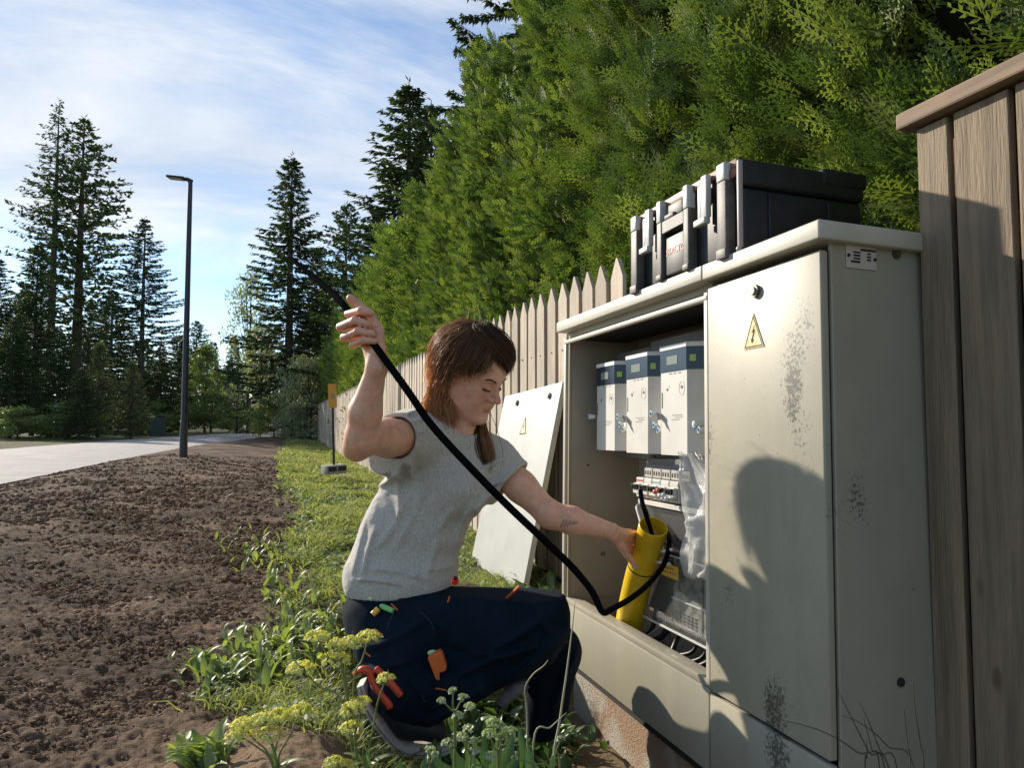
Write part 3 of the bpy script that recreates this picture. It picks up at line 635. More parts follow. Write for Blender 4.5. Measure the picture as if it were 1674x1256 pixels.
# ================================================================ CABINET
def cab_paint(name, base, dirt=.5):
    if name in MATS: return MATS[name]
    m = mat(name, base, .42, col2=tuple(c*.88 for c in base), vscale=2.5, bump=.02, bscale=200, spec=.45)
    t = m.node_tree; L = t.links.new; b = t.nodes['Principled BSDF']; old = b.inputs['Base Color'].links[0].from_socket
    tc = N(t, 'ShaderNodeTexCoord')
    n = N(t, 'ShaderNodeTexNoise', inp={'Scale': 105, 'Detail': 5, 'Roughness': .78}); L(tc.outputs['Object'], n.inputs['Vector'])
    mp = N(t, 'ShaderNodeMapping'); mp.inputs['Scale'].default_value = (3.2, 3.2, 1.5); mp.inputs['Location'].default_value = (.6, .33, .1); L(tc.outputs['Object'], mp.inputs[0])
    p = N(t, 'ShaderNodeTexNoise', inp={'Scale': 1.25, 'Detail': 3}); L(mp.outputs[0], p.inputs['Vector'])
    r = N(t, 'ShaderNodeMapRange', interpolation_type='SMOOTHSTEP', inp={1: .56, 2: .72, 3: .41, 4: .20}); L(p.outputs[0], r.inputs[0])
    s = N(t, 'ShaderNodeMath', operation='ADD'); L(n.outputs[0], s.inputs[0]); L(r.outputs[0], s.inputs[1])
    q = N(t, 'ShaderNodeMath', operation='SUBTRACT', inp={0: 1.0}); L(s.outputs[0], q.inputs[1])
    k = N(t, 'ShaderNodeMapRange', inp={1: .225, 2: .265, 3: 0, 4: .85}); L(q.outputs[0], k.inputs[0])
    x = N(t, 'ShaderNodeMix', data_type='RGBA'); x.clamp_factor = True; L(k.outputs[0], x.inputs[0]); L(old, x.inputs[6]); x.inputs[7].default_value = (.05, .048, .038, 1)
    # soft vertical grime
    mp2 = N(t, 'ShaderNodeMapping'); mp2.inputs['Scale'].default_value = (9, 9, .7); L(tc.outputs['Object'], mp2.inputs[0])
    g = N(t, 'ShaderNodeTexNoise', inp={'Scale': 1.6, 'Detail': 5}); L(mp2.outputs[0], g.inputs['Vector'])
    gr = N(t, 'ShaderNodeMapRange', inp={1: .5, 2: .8, 3: 0, 4: .22}); L(g.outputs[0], gr.inputs[0])
    y = N(t, 'ShaderNodeMix', data_type='RGBA'); L(gr.outputs[0], y.inputs[0]); L(x.outputs[2], y.inputs[6]); y.inputs[7].default_value = (.22, .20, .14, 1)
    L(y.outputs[2], b.inputs['Base Color']); return m
M_CAB = cab_paint('cabinet_paint', (.365, .338, .258)); M_LID = mat('lid_paint', (.50, .47, .39), .45, col2=(.43, .40, .33), vscale=5, bump=.03, bscale=160)
M_INN = mat('cabinet_inner_paint', (.36, .335, .27), .5, col2=(.30, .28, .22), vscale=2)
M_BLK = mat('black_plastic', (.012, .012, .014), .45, var=.3, vscale=8)
M_GREY = mat('meter_plastic', (.66, .64, .59), .42, col2=(.58, .56, .51), vscale=4)
M_NAVY = mat('meter_window', (.010, .020, .045), .18, spec=.6)
M_DGREY = mat('panel_grey', (.16, .158, .15), .5, col2=(.11, .11, .105), vscale=6)
M_STEEL = mat('bright_steel', (.62, .60, .56), .3, metal=1, var=.3, vscale=30)
M_DARK = mat('dark_gap', (.02, .018, .016), .8)
M_WHITE = mat('white_plastic', (.78, .78, .76), .4)
M_BLUE = mat('blue_plastic', (.05, .22, .48), .35)
M_RED = mat('red_plastic', (.55, .06, .035), .4)
M_YEL = mat('sign_yellow', (.62, .45, .12), .5, col2=(.72, .62, .40), vscale=40)
PIV = Vector((1.285, 1.39, 1.30)); CB = Vector((1.285, 1.39, -.75))
CR = Euler((R(-.8), R(1.1), 0)).to_matrix().to_4x4()
cab = empty('utility_cabinet', PIV - CR.to_3x3() @ (PIV-CB), 'large beige metal electricity cabinet with its left bay open and its right door shut', 'electrical cabinet', rot=CR.to_euler())
CM = Matrix.Translation(PIV) @ CR @ Matrix.Translation(-PIV)    # squared-up coordinates to the leaning cabinet
TO = Matrix.Translation(-CB)
def cp(mb, name, m, parent=None, smooth=False, angle=None):     # parts drawn in squared-up world coordinates
    for i, v in enumerate(mb.v): mb.v[i] = v - CB
    return mb.build(name, m, parent or cab, smooth, angle)
X0 = 1.285; XB = 1.70; YR = 1.39; YM = 1.893; YL = 3.075
def build_cabinet():
    # housing: side walls, back, floor, divider
    mb = MB()
    mb.box((X0+.022, YR, -.55), (XB, YR+.012, 1.255), .002)                # right side wall
    mb.box((X0+.020, YL-.016, -.26), (XB-.022, YL, 1.255), .002)           # left side wall
    mb.box((XB-.02, YR+.013, -.55), (XB, YL-.003, 1.255))                  # back
    mb.box((X0+.014, YM-.006, -.30), (XB-.022, YM+.010, 1.254), .001)      # divider
    mb.box((X0+.016, YM+.011, 1.225), (XB-.022, YL-.018, 1.253), .001)     # ceiling
    cp(mb, 'housing', M_CAB)
    mb = MB(); mb.box((X0+.03, YL-.022, 0.0), (XB-.024, YL-.0175, 1.222)); mb.box((XB-.03, YM+.012, -.02), (XB-.0215, YL-.024, 1.222)); cp(mb, 'inner_lining', M_INN)
    mb = MB()                                                              # rounded lip of the open bay
    mb.box((X0-.004, YL-.024, .012), (X0+.012, YL+.003, 1.222), .004, seg=3)
    mb.box((X0-.004, YM-.004, .012), (X0+.012, YM+.018, 1.222), .004, seg=3)
    mb.box((X0-.006, YM-.004, 1.1925), (X0+.012, YL+.003, 1.2145), .007, seg=3)
    cp(mb, 'frame_lip', M_LID, smooth=True, angle=40)
    mb = MB(); mb.box((X0+.05, YM+.015, 1.2155), (XB-.1, YL-.024, 1.2235)); cp(mb, 'rubber_seal', M_DARK)
    # bottom apron panels
    mb = MB(); mb.box((X0-.004, YM+.0035, -.262), (X0+.018, YL+.004, -.014), .004, seg=2); mb.box((X0+.0, YM+.004, -.0135), (X0+.062, YL-.03, .011), .004, seg=2)
    cp(mb, 'apron_panel', M_CAB, smooth=True, angle=40)
    mb = MB(); mb.box((X0-.006, YR+.004, -.262), (X0+.016, YM-.004, -.022), .005, seg=2); cp(mb, 'apron_panel', M_CAB, smooth=True, angle=40)
    # right door
    d = MB(); d.box((X0-.006, YR+.006, -.012), (X0+.018, YM-.007, 1.234), .005, seg=3); d = cp(d, 'door', M_CAB, smooth=True, angle=40)
    ly, lz = 1.648, 1.176
    def disc(mb, y, z, r, x0, x1, n=24): mb.tube([(x0, y, z), (x1, y, z)], r, n)
    mb = MB(); disc(mb, ly, lz, .0195, X0-.016, X0-.0065); k = cp(mb, 'lock', mat('lock_ring', (.16, .15, .13), .35, metal=.8), d, True, 35)
    mb = MB(); disc(mb, ly, lz, .0115, X0-.021, X0-.0165); cp(mb, 'lock_cap', mat('lock_cap', (.55, .53, .49), .3), k, True, 35)
    s = warning_sign(1.658, 1.014, .088, X0-.0085); cp(s[0], 'warning_sign', M_YEL, d); w = s[1]; cp(w, 'warning_border', M_DARK, d)
    # lid in two lengths
    for a, b in ((YR-.025, YM-.024), (YM-.022, YL+.02)):
        mb = MB(); mb.box((X0-.037, a, 1.251), (XB+.02, b, 1.301), .006, seg=3)
        cp(mb, 'lid', M_LID, smooth=True, angle=40)
    # side plate and fittings
    p = MB(); p.box((1.352, YR-.0035, 1.192), (1.449, YR-.0005, 1.253), .001); p = cp(p, 'rating_plate', mat('plate', (.50, .45, .40), .5))
    mb = MB()
    for (u, v, w_, h) in [(.045, .050, .050, .0055), (.022, .042, .022, .004), (.022, .034, .022, .005), (.022, .026, .022, .004), (.013, .0175, .03, .0055), (.066, .041, .012, .004), (.066, .033, .012, .0045), (.066, .025, .012, .005)]:
        mb.box((1.352+u, YR-.0045, 1.192+v-h/2), (1.352+u+w_, YR-.0038, 1.192+v+h/2))
    cp(mb, 'plate_printing', M_DARK, p)
    txt(['', ''], None)
    mb = MB()
    for x, z in ((1.358, 1.224), (1.443, 1.220)): mb.tube([(x, YR-.0065, z), (x, YR-.003, z)], .0045, 10)
    cp(mb, 'rivet', M_DARK, p, True, 35)
    mb = MB(); mb.tube([(1.517, YR-.006, 1.243), (1.517, YR-.0005, 1.243)], .013, 18); mb.tube([(1.517, YR-.009, 1.243), (1.517, YR-.0062, 1.243)], .008, 14); cp(mb, 'bolt', mat('bolt', (.13, .12, .09), .5, metal=.6), None, True, 35)
    mb = MB(); mb.tube([(1.494, YR-.004, .156), (1.494, YR-.0006, .156)], .0115, 18); cp(mb, 'plug', M_DARK, None, True, 35)
    mb = MB(); mb.tube([(1.48, YL-.030, .20), (1.48, YL-.0225, .20)], .011, 14); cp(mb, 'stud', M_STEEL, None, True, 35)
    mb = MB(); mb.tube([(1.40, YL-.026, .62), (1.40, YL-.0225, .62)], .005, 10); cp(mb, 'stud', M_DARK, None, True, 35)
    # plinth: concrete feet and dark skirt
    mb = MB(); mb.box((X0+.030, YR+.03, -.80), (XB-.03, YL-.06, -.264), .008)
    cp(mb, 'plinth', mat('concrete', (.40, .36, .29), .9, col2=(.34, .22, .14), vscale=3.5, ramp=(.45, .60), bump=.4, bscale=120))
def warning_sign(yc, z0, w, x):
    mb = MB(); h = w*1.13
    pts = [(yc+w/2, z0), (yc-w/2, z0), (yc, z0+h)]
    mb.prism(pts, 0, x, x+.002)
    b = MB(); t = .0045; c = Vector((0, yc, z0+h*.36))
    P = [Vector((0, a, q)) for a, q in pts]
    for i in range(3):
        a, q = P[i], P[(i+1) % 3]; ia, iq = a+(c-a)*.09, q+(c-q)*.09; ja, jq = a+(c-a)*.17, q+(c-q)*.17
        b.prism([(ia.y, ia.z), (iq.y, iq.z), (jq.y, jq.z), (ja.y, ja.z)], 0, x-.0006, x-.0001)
    q = [(.006, .066), (-.006, .045), (.000, .045), (-.007, .026), (-.011, .029), (-.007, .014), (.002, .022), (-.002, .026), (.008, .052), (.001, .052)]
    s = w/.088
    b.prism([(yc-a*s, z0+v*s) for a, v in q], 0, x-.0006, x-.0001)
    return mb, b
def txt(*a): pass
def text_mesh(body, size, name, m, M, parent, ext=.0006):
    cu = bpy.data.curves.new(name, 'FONT'); cu.body = body; cu.size = size; cu.extrude = ext; cu.align_x = 'LEFT'; cu.resolution_u = 3
    o = bpy.data.objects.new(name, cu); dg = bpy.context.evaluated_depsgraph_get(); COL.objects.link(o); dg.update()
    me = bpy.data.meshes.new_from_object(o.evaluated_get(bpy.context.evaluated_depsgraph_get())); bpy.data.objects.remove(o)
    me.transform(M); me.name = name; me.materials.clear(); return link(name, me, m, parent)
# text frame on a face looking to -X: letters run towards -Y
TX = Matrix(((0, 0, -1, 0), (-1, 0, 0, 0), (0, 1, 0, 0), (0, 0, 0, 1)))
TY = Matrix(((1, 0, 0, 0), (0, 0, -1, 0), (0, 1, 0, 0), (0, 0, 0, 1)))
build_cabinet()

def build_meters():
    X = 1.40
    def meter(y1, zb, zt, win, first):
        y0 = y1-.182; ch = .05
        mb = MB()   # body with a chamfered right shoulder
        prof = [(X, y1), (X, y0), (X+ch, y0-.038), (X+.115, y0-.038), (X+.115, y1)]
        mb.prism(prof, 2, zb, zt)
        m_ = cp(mb, 'meter', M_GREY)
        mb = MB(); prof2 = [(X-.0025, y1+.001), (X-.0025, y0), (X+ch, y0-.0405), (X+.117, y0-.0405), (X+.117, y1+.001)]
        mb.prism(prof2, 2, zt-.098, zt-.014); w = cp(mb, 'display_window', M_NAVY, m_)
        mb = MB(); p3 = [(X-.004, y1+.002), (X-.004, y0), (X+ch, y0-.042), (X+.118, y0-.042), (X+.118, y1+.002)]; mb.prism(p3, 2, zt-.0135, zt+.003); cp(mb, 'meter_cap', M_WHITE, m_)
        mb = MB(); mb.box((X-.0036, y0+.06, zt-.072), (X-.0027, y0+.135, zt-.04)); cp(mb, 'display', mat('lcd', (.20, .23, .19), .25), m_)
        # green square on the chamfer
        d = Vector((ch+.0025, -.0405, 0)).normalized(); a = Vector((X-.0025, y0, 0)); nrm = Vector((-d.y, d.x, 0))*-1
        nrm = Vector((d.y, -d.x, 0)); 
        c0 = a+d*.012+nrm*.001; c1 = a+d*.034+nrm*.001; mb = MB(); e = nrm*.0008
        mb.add([c0+Vector((0, 0, zt-.068)), c1+Vector((0, 0, zt-.068)), c1+Vector((0, 0, zt-.044)), c0+Vector((0, 0, zt-.044)), c0+e+Vector((0, 0, zt-.068)), c1+e+Vector((0, 0, zt-.068)), c1+e+Vector((0, 0, zt-.044)), c0+e+Vector((0, 0, zt-.044))], [[0, 1, 2, 3], [4, 5, 6, 7], [0, 1, 5, 4], [1, 2, 6, 5], [2, 3, 7, 6], [3, 0, 4, 7]])
        cp(mb, 'green_mark', mat('green_mark', (.38, .60, .12), .5), m_)
        mb = MB()
        for k in range(3): mb.box((X-.0012, y0+.04+k*.032, zt-.108), (X-.0004, y0+.058+k*.032, zt-.104))
        mb.tube([(X-.002, y0+.035, zt-.16), (X-.0003, y0+.035, zt-.16)], .0062, 12); mb.tube([(X-.002, y0+.135, zt-.165), (X-.0003, y0+.135, zt-.165)], .0055, 12); mb.tube([(X-.002, y0+.122, zt-.155), (X-.0003, y0+.122, zt-.155)], .002, 8)
        mb.box((X-.0015, y1-.012, zt-.235), (X-.0003, y1-.006, zt-.175))
        for k, (a_, w_) in enumerate([(.03, .07), (.03, .05), (.05, .055)]): mb.box((X-.0008, y0+a_, zt-.265-k*.008), (X-.0003, y0+a_+w_, zt-.2625-k*.008))
        cp(mb, 'meter_marking', mat('print_grey', (.18, .16, .14), .6), m_)
        mb = MB(); n = 20; rr = .026; c = (y0+.035, zt-.165)
        for i in range(n):
            a0 = 6.283*i/n; a1 = 6.283*(i+1)/n; f = lambda a, r: (c[0]+r*.75*math.cos(a), c[1]+r*math.sin(a))
            mb.prism([f(a0, rr), f(a1, rr), f(a1, rr-.0022), f(a0, rr-.0022)], 0, X-.0009, X-.0003)
        cp(mb, 'sensor_ring', mat('print_light', (.50, .48, .44), .5), m_)
        # notch in the side near the bottom
        mb = MB(); mb.box((X+.058, y0-.0405, zb+.03), (X+.10, y0-.0385, zb+.13)); cp(mb, 'terminal_notch', mat('notch', (.24, .22, .17), .7), m_)
        def seal(y, z, col, fl, x=X-.012):
            mb = MB(); mb.tube([(x-.022, y+.004, z), (x+.008, y, z)], [.012, .010], 14)
            o = cp(mb, 'seal', mat('clear_seal', (.72, .78, .80), .12, spec=.7), m_, True, 40)
            mb = MB(); mb.tube([(x-.0245, y+.0045, z), (x-.0225, y+.004, z)], .0072, 12); cp(mb, 'seal_core', col, o, True, 40)
            if fl:
                mb = MB(); mb.add([(x, y-.008, z+.006), (x+.002, y-.03, z-.004), (x-.010, y-.052, z-.055), (x-.006, y-.030, z-.04), (x, y-.010, z-.010)], [[0, 1, 2, 3, 4]])
                mb.add([(x+.001, y-.008, z+.006), (x+.003, y-.03, z-.004), (x-.009, y-.052, z-.055), (x-.005, y-.030, z-.04), (x+.001, y-.010, z-.010)], [[4, 3, 2, 1, 0]]); cp(mb, 'seal_tag', mat('seal_tag', (.45, .40, .33), .4), o)
        seal(y1+.018, zt-.255 if win else zt-.24, M_BLUE, win)
        seal(y0-.032, zb+.115, M_BLUE if not first else M_WHITE, win and not first, X+.03)
        seal(y0-.055, zb+.095, M_BLUE, False, X+.035)
        return m_
    meter(2.955, .695, 1.088, False, False); meter(2.662, .69, 1.098, True, False); meter(2.378, .69, 1.103, True, True)
    # mounting board behind
    mb = MB(); mb.box((1.517, YM+.02, .03), (1.535, 2.665, 1.17), .002); mb.box((1.517, 2.67, .66), (1.535, 2.99, 1.15), .002); cp(mb, 'mounting_board', M_DGREY)
    mb = MB(); mb.box((1.512, 2.62, .03), (1.5165, 2.664, .68)); cp(mb, 'board_edge_strip', mat('brown_strip', (.16, .09, .06), .7))
def build_breakers():
    X = 1.44; y = 2.60
    mb = MB(); mb.box((X+.022, 2.10, .50), (X+.075, 2.605, .672), .004); b = cp(mb, 'breaker_box', M_DGREY)
    mb = MB(); mb.box((X+.018, 2.12, .632), (X+.0218, 2.60, .652)); cp(mb, 'dark_band', M_NAVY, b)
    yy = 2.598
    for k in range(5):                     # round-hole terminals above
        mb = MB(); mb.box((X+.008, yy-.066, .592), (X+.0217, yy-.003, .629), .002); o = cp(mb, 'terminal_block', mat('terminal', (.42, .40, .36), .5), b)
        mb = MB()
        for j in range(3): mb.box((X+.0068, yy-.018-j*.019, .602), (X+.0078, yy-.010-j*.019, .618))
        cp(mb, 'terminal_slot', M_DARK, o); yy -= .069
    cols = [M_RED, M_GREY, M_BLUE, M_DGREY, M_GREY]
    yy = 2.632
    for k in range(5):                     # miniature circuit breakers
        w = .066; mb = MB(); mb.box((X-.012, yy-w, .508), (X+.0217, yy-.003, .589), .003); mb.box((X-.03, yy-w+.003, .522), (X-.0122, yy-.006, .566), .004)
        o = cp(mb, 'breaker', M_GREY, b)
        mb = MB(); mb.box((X-.0134, yy-w+.004, .573), (X-.0123, yy-.007, .580)); cp(mb, 'breaker_stripe', mat('stripe_red', (.45, .06, .05), .5) if k == 0 else mat('stripe_blue', (.18, .32, .36), .5) if k == 2 else M_GREY, o)
        mb = MB()
        mb.box((X-.0425, yy-w+.004, .5555), (X-.031, yy-.006, .563), .002)
        for j in range(3): mb.box((X-.038, yy-.018-j*.019, .540), (X-.0305, yy-.009-j*.019, .5545), .002)
        cp(mb, 'toggle', M_BLK, o); yy -= w
    mb = MB()
    for p in ((-.048, 2.41, .545, .010), (-.045, 2.395, .552, .008)): mb.sphere((X+p[0], p[1], p[2]), p[3])
    cp(mb, 'red_knob', mat('red_knob', (.62, .16, .12), .3), b, True)
    mb = MB()
    for p in ((-.05, 2.37, .535, .008), (-.05, 2.345, .54, .008), (-.046, 2.33, .527, .008), (-.046, 2.36, .523, .007)): mb.sphere((X+p[0], p[1], p[2]), p[3])
    cp(mb, 'clear_knob', mat('clear_seal', (.72, .78, .80), .12), b, True)
    mb = MB(); mb.box((X-.006, 2.12, .480), (X+.02, 2.625, .499), .002); cp(mb, 'white_rail', M_GREY, b)
    # clear acrylic covers with the gear behind them
    gl = bpy.data.materials.new('acrylic'); gl.use_nodes = True; t = gl.node_tree; p = t.nodes['Principled BSDF']; p.inputs['Base Color'].default_value = (.25, .26, .25, 1); p.inputs['Roughness'].default_value = .08; p.inputs['Alpha'].default_value = .14; p.inputs['Specular IOR Level'].default_value = .6
    mb = MB(); mb.box((X-.008, 1.93, .318), (X-.005, 2.62, .476)); mb.box((X-.012, 1.93, .036), (X-.009, 2.632, .310)); cp(mb, 'clear_cover', gl)
    mb = MB(); mb.box((X-.014, 1.93, .306), (X-.0085, 2.50, .3115)); mb.box((X-.0135, 1.93, .028), (X-.0085, 2.634, .0355)); cp(mb, 'cover_edge', mat('cover_edge', (.62, .62, .58), .2))
    mb = MB(); mb.box((X+.03, 2.26, .33), (X+.07, 2.61, .472), .003); mb.box((X+.03, 2.30, .06), (X+.07, 2.60, .30), .003); cp(mb, 'switch_housing', M_BLK)
    mb = MB()
    mb.box((X+.02, 2.20, .045), (X+.06, 2.395, .295), .003); mb.box((X+.02, 1.93, .045), (X+.06, 2.19, .295), .003)
    cp(mb, 'insulating_plate', mat('mottled_plate', (.26, .25, .225), .6, col2=(.09, .085, .075), vscale=28, ramp=(.45, .62)))
    mb = MB(); mb.box((X+.012, 1.93, .142), (X+.0195, 2.395, .147)); cp(mb, 'plate_edge', M_WHITE)
    mb = MB()
    for i in range(6):
        for j in range(4): mb.box((X+.0165, 2.36-i*.026, .058+j*.012), (X+.0197, 2.372-i*.026, .064+j*.012))
    cp(mb, 'vent_grid', M_DARK)
    for (a, z) in ((2.30, .385), (2.30, .335)):
        mb = MB(); mb.box((X+.015, a-.055, z), (X+.028, a+.0, z+.042), .002); o = cp(mb, 'socket', M_WHITE); mb = MB(); mb.box((X+.012, a-.048, z+.005), (X+.0145, a-.006, z+.036)); cp(mb, 'socket_opening', M_DARK, o)
    # yellow label
    mb = MB(); mb.box((X-.0155, 2.30, .226), (X-.013, 2.418, .275), .0005); l = cp(mb, 'yellow_label', mat('label_yellow', (.72, .43, .05), .45))
    mb = MB()
    for r_, (z, n) in enumerate(((.257, 5), (.241, 6))):
        for k in range(n): mb.box((X-.0163, 2.408-k*.0165-.011, z), (X-.0157, 2.408-k*.0165, z+.006+.001*(k % 2)))
    cp(mb, 'label_printing', mat('label_print', (.30, .12, .03), .6), l)
    mb = MB(); mb.tube([(X-.035, 2.425, .274), (X-.030, 2.39, .2775), (X-.020, 2.345, .279)], [.007, .006, .005], 8); mb.tube([(X-.03, 2.40, .318), (X-.03, 2.36, .327)], .006, 8); mb.tube([(X-.03, 2.35, .330), (X-.03, 2.32, .338)], .006, 8); cp(mb, 'white_clip', M_WHITE, None, True)
    # cables inside
    mb = MB(); mb.tube(catmull([(1.372, 2.40, .305), (1.385, 2.47, .365), (1.40, 2.545, .43), (1.41, 2.585, .468), (1.435, 2.59, .47), (1.45, 2.57, .43), (1.455, 2.53, .36)], 8), .0085, 8); cp(mb, 'grey_cable', mat('cable_grey', (.30, .30, .29), .45), None, True)
    mb = MB(); mb.tube(catmull([(1.415, 2.47, .37), (1.42, 2.52, .42), (1.435, 2.555, .46)], 8), .0075, 8)
    rr = random.Random(4)
    for k in range(9):
        y0 = 1.98+k*.075; mb.tube(catmull([(1.50, y0, .10), (1.47, y0+rr.uniform(-.03, .05), -.02), (1.43, y0+rr.uniform(0, .14), -.10), (1.42, y0+rr.uniform(.05, .2), -.3)], 6), rr.choice([.006, .008, .010]), 7)
    cp(mb, 'black_wires', M_BLK, None, True)['kind'] = 'stuff'
    mb = MB(); mb.tube(catmull([(1.50, 2.15, .05), (1.45, 2.10, -.03), (1.40, 2.12, -.07), (1.37, 2.22, -.085), (1.36, 2.35, -.075)], 7), .0065, 8); cp(mb, 'blue_wire', mat('wire_blue', (.06, .16, .27), .4), None, True)
    mb = MB(); mb.tube(catmull([(1.48, 2.40, .08), (1.44, 2.50, -.01), (1.38, 2.60, -.10)], 7), .0045, 7); cp(mb, 'pale_wire', mat('cable_grey', (.3, .3, .29)), None, True)
    mb = MB(); mb.tube([(1.37, 2.05, -.07), (1.36, 2.075, -.12)], [.013, .013], 12); cp(mb, 'cable_gland', M_GREY, None, True, 40)
    # floor of the bay
    mb = MB(); mb.box((X0+.02, YM+.012, -.30), (XB-.022, YL-.02, -.285)); cp(mb, 'bay_floor', M_DARK)
build_meters(); build_breakers()

def build_bag():                         # crumpled clear plastic bag
    V = []; F = []; n = 46; m_ = 30
    for i in range(n):
        t = i/(n-1); z = .70-.425*t
        for j in range(m_):
            s = j/(m_-1); y = 2.165-.055*math.sin(t*2.2)+.075*t**.8*(1 if t < .6 else 1-(t-.6)*1.2)
            w = .33*(.25+.75*min(1, t*3))*(1-.45*max(0, t-.75)/.25)
            p = np.array([[z*9, s*5, 0]]); f = fbm(p, 4, 5)[0]; g = abs(vnoise(np.array([[s*7+z*4, z*3, 3.]]), 8)[0])
            V.append((1.375+.05*(s-.3)**2+.022*f-.03*g, y-w*s, z-.02*f))
    i = np.arange(n-1)[:, None]*m_; j = np.arange(m_-1)[None]; F = np.stack([i+j, i+j+1, i+m_+j+1, i+m_+j], -1).reshape(-1, 4)
    V = np.array(V); V2 = V.copy(); V2[:, 0] += .012; nv = len(V)
    me = raw_mesh('plastic_bag', np.r_[V, V2], np.r_[F, F[:, ::-1]+nv])
    m = bpy.data.materials.new('clear_plastic'); m.use_nodes = True; p = m.node_tree.nodes['Principled BSDF']
    p.inputs['Base Color'].default_value = (.58, .58, .56, 1); p.inputs['Roughness'].default_value = .25; p.inputs['Alpha'].default_value = .50; p.inputs['Specular IOR Level'].default_value = .8
    me.transform(CM)
    o = link('plastic_bag', me, m, None, True); tag(o, 'crumpled translucent plastic bag hanging inside the open cabinet bay beside the breakers', 'plastic bag')
build_bag()

# ---------------------------------------------------------------- toolbox on top
def build_toolbox():
    y0, y1, x0, x1, z0, z1 = 1.685, 2.325, 1.262, 1.72, 1.3025, 1.585
    t = empty('toolbox', CM @ Vector((x0, y0, z0)), 'black hard plastic toolbox with two silver latches lying on top of the metal cabinet', 'toolbox', rot=CR.to_euler())
    O = Vector((x0, y0, z0))
    def bp(mb, name, m, parent=None, smooth=False, angle=None):
        for i, v in enumerate(mb.v): mb.v[i] = v-O
        return mb.build(name, m, parent or t, smooth, angle)
    tb = mat('toolbox_plastic', (.018, .019, .021), .5, var=.35, vscale=14, bump=.05, bscale=240, spec=.4)
    rib = mat('toolbox_rib', (.12, .112, .105), .55, col2=(.075, .07, .065), vscale=18, bump=.08, bscale=200)
    lip = mat('toolbox_brown', (.26, .105, .06), .5, col2=(.17, .08, .05), vscale=20)
    sil = mat('latch_plastic', (.50, .50, .49), .35)
    H = z1-z0
    mb = MB(); mb.box((x0+.012, y0+.012, z0), (x1, y1-.012, z0+H*.70), .012, seg=3)
    mb.box((x0+.02, y0+.02, z0-.0), (x1-.02, y1-.02, z0+.01))
    for yy in (y0+.0035, y1-.0155): mb.box((x0+.10, yy, z0+.02), (x0+.115, yy+.012, z0+H*.66), .003); mb.box((x1-.14, yy, z0+.02), (x1-.125, yy+.012, z0+H*.66), .003)
    bp(mb, 'body', tb, smooth=True, angle=40)
    mb = MB(); mb.box((x0+.004, y0+.004, z0+H*.705), (x1+.006, y1-.004, z1), .014, seg=3)
    mb.box((x1-.16, y0+.0, z1-.045), (x1+.012, y0+.10, z1+.008), .01, seg=2); mb.box((x1-.16, y1-.10, z1-.045), (x1+.012, y1-.0, z1+.008), .01, seg=2)
    bp(mb, 'top_cover', tb, smooth=True, angle=40)
    mb = MB(); mb.box((x0-.004, y0+.018, z1-.026), (x0+.010, y1-.018, z1+.003), .004, seg=2); mb.box((x0-.008, y0+.02, z1-.055), (x0+.003, y0+.11, z1-.027), .003); mb.box((x0-.008, y1-.11, z1-.055), (x0+.003, y1-.02, z1-.027), .003)
    bp(mb, 'brown_trim', lip, smooth=True, angle=40)
    # four pillars with feet
    for (a, b, top) in ((y0+.045, y0+.088, .80), (y0+.245, y0+.275, .72), (y1-.225, y1-.195, .72), (y1-.048, y1-.004, .80)):
        mb = MB(); mb.box((x0-.024, a, z0-.002), (x0+.0115, b, z0+H*top), .003, seg=2); mb.box((x0-.028, a-.002, z0-.012 if a < 1.8 or a > 2.2 else z0-.002), (x0-.006, b+.002, z0+.018), .003, seg=2)
        bp(mb, 'pillar', rib, smooth=True, angle=40)
        mb = MB(); mb.box((x0-.027, a+.002, z0+H*top+.0005), (x0+.008, b-.002, z1-.002), .003, seg=2); bp(mb, 'hinge_block', sil, smooth=True, angle=40)
    mb = MB(); mb.box((x0-.010, y0-.0, z0+.01), (x0+.006, y0+.010, z1-.01), .003, seg=2); mb.sphere((x0-.006, y0+.006, z0+.006), .009); bp(mb, 'edge_strip', mat('edge_grey', (.42, .36, .33), .4), smooth=True, angle=40)
    # arch and recessed badge between the middle pillars
    mb = MB(); mb.box((x0-.022, y0+.276, z0+H*.56), (x0+.0115, y1-.226, z0+H*.72), .003); mb.box((x0-.012, y0+.30, z0+H*.74), (x0+.010, y1-.25, z0+H*.90), .005, seg=2); mb.box((x0-.022, y0+.34, z0+H*.72), (x0-.004, y0+.40, z0+H*.78), .005, seg=2)
    bp(mb, 'front_handle', rib, smooth=True, angle=40)
    mb = MB(); mb.box((x0-.014, y0+.285, z0+.008), (x0+.0115, y0+.40, z0+H*.50), .006, seg=2); b = bp(mb, 'badge', mat('badge_grey', (.06, .058, .056), .5, var=.3, vscale=25), smooth=True, angle=40)
    text_mesh('STACTO', .030, 'badge_lettering', mat('badge_red', (.42, .07, .05), .5), Matrix.Translation((-.0146, .397-.0, H*.27)) @ TX @ Matrix.Diagonal((1.0, 1.15, 1, 1)), b)
    # latches
    for yc in (y0+.165, y1-.12):
        mb = MB(); mb.box((x0-.026, yc-.024, z0+H*.50), (x0-.006, yc+.006, z1-.006), .003, seg=2); mb.box((x0-.022, yc+.011, z0+H*.50), (x0-.006, yc+.030, z1-.03), .003, seg=2)
        l = bp(mb, 'latch', sil, smooth=True, angle=40)
        mb = MB(); mb.box((x0-.036, yc-.028, z0+H*.42), (x0-.012, yc+.034, z0+H*.495), .004, seg=2); bp(mb, 'latch_lip', sil, l, True, 40)
build_toolbox()

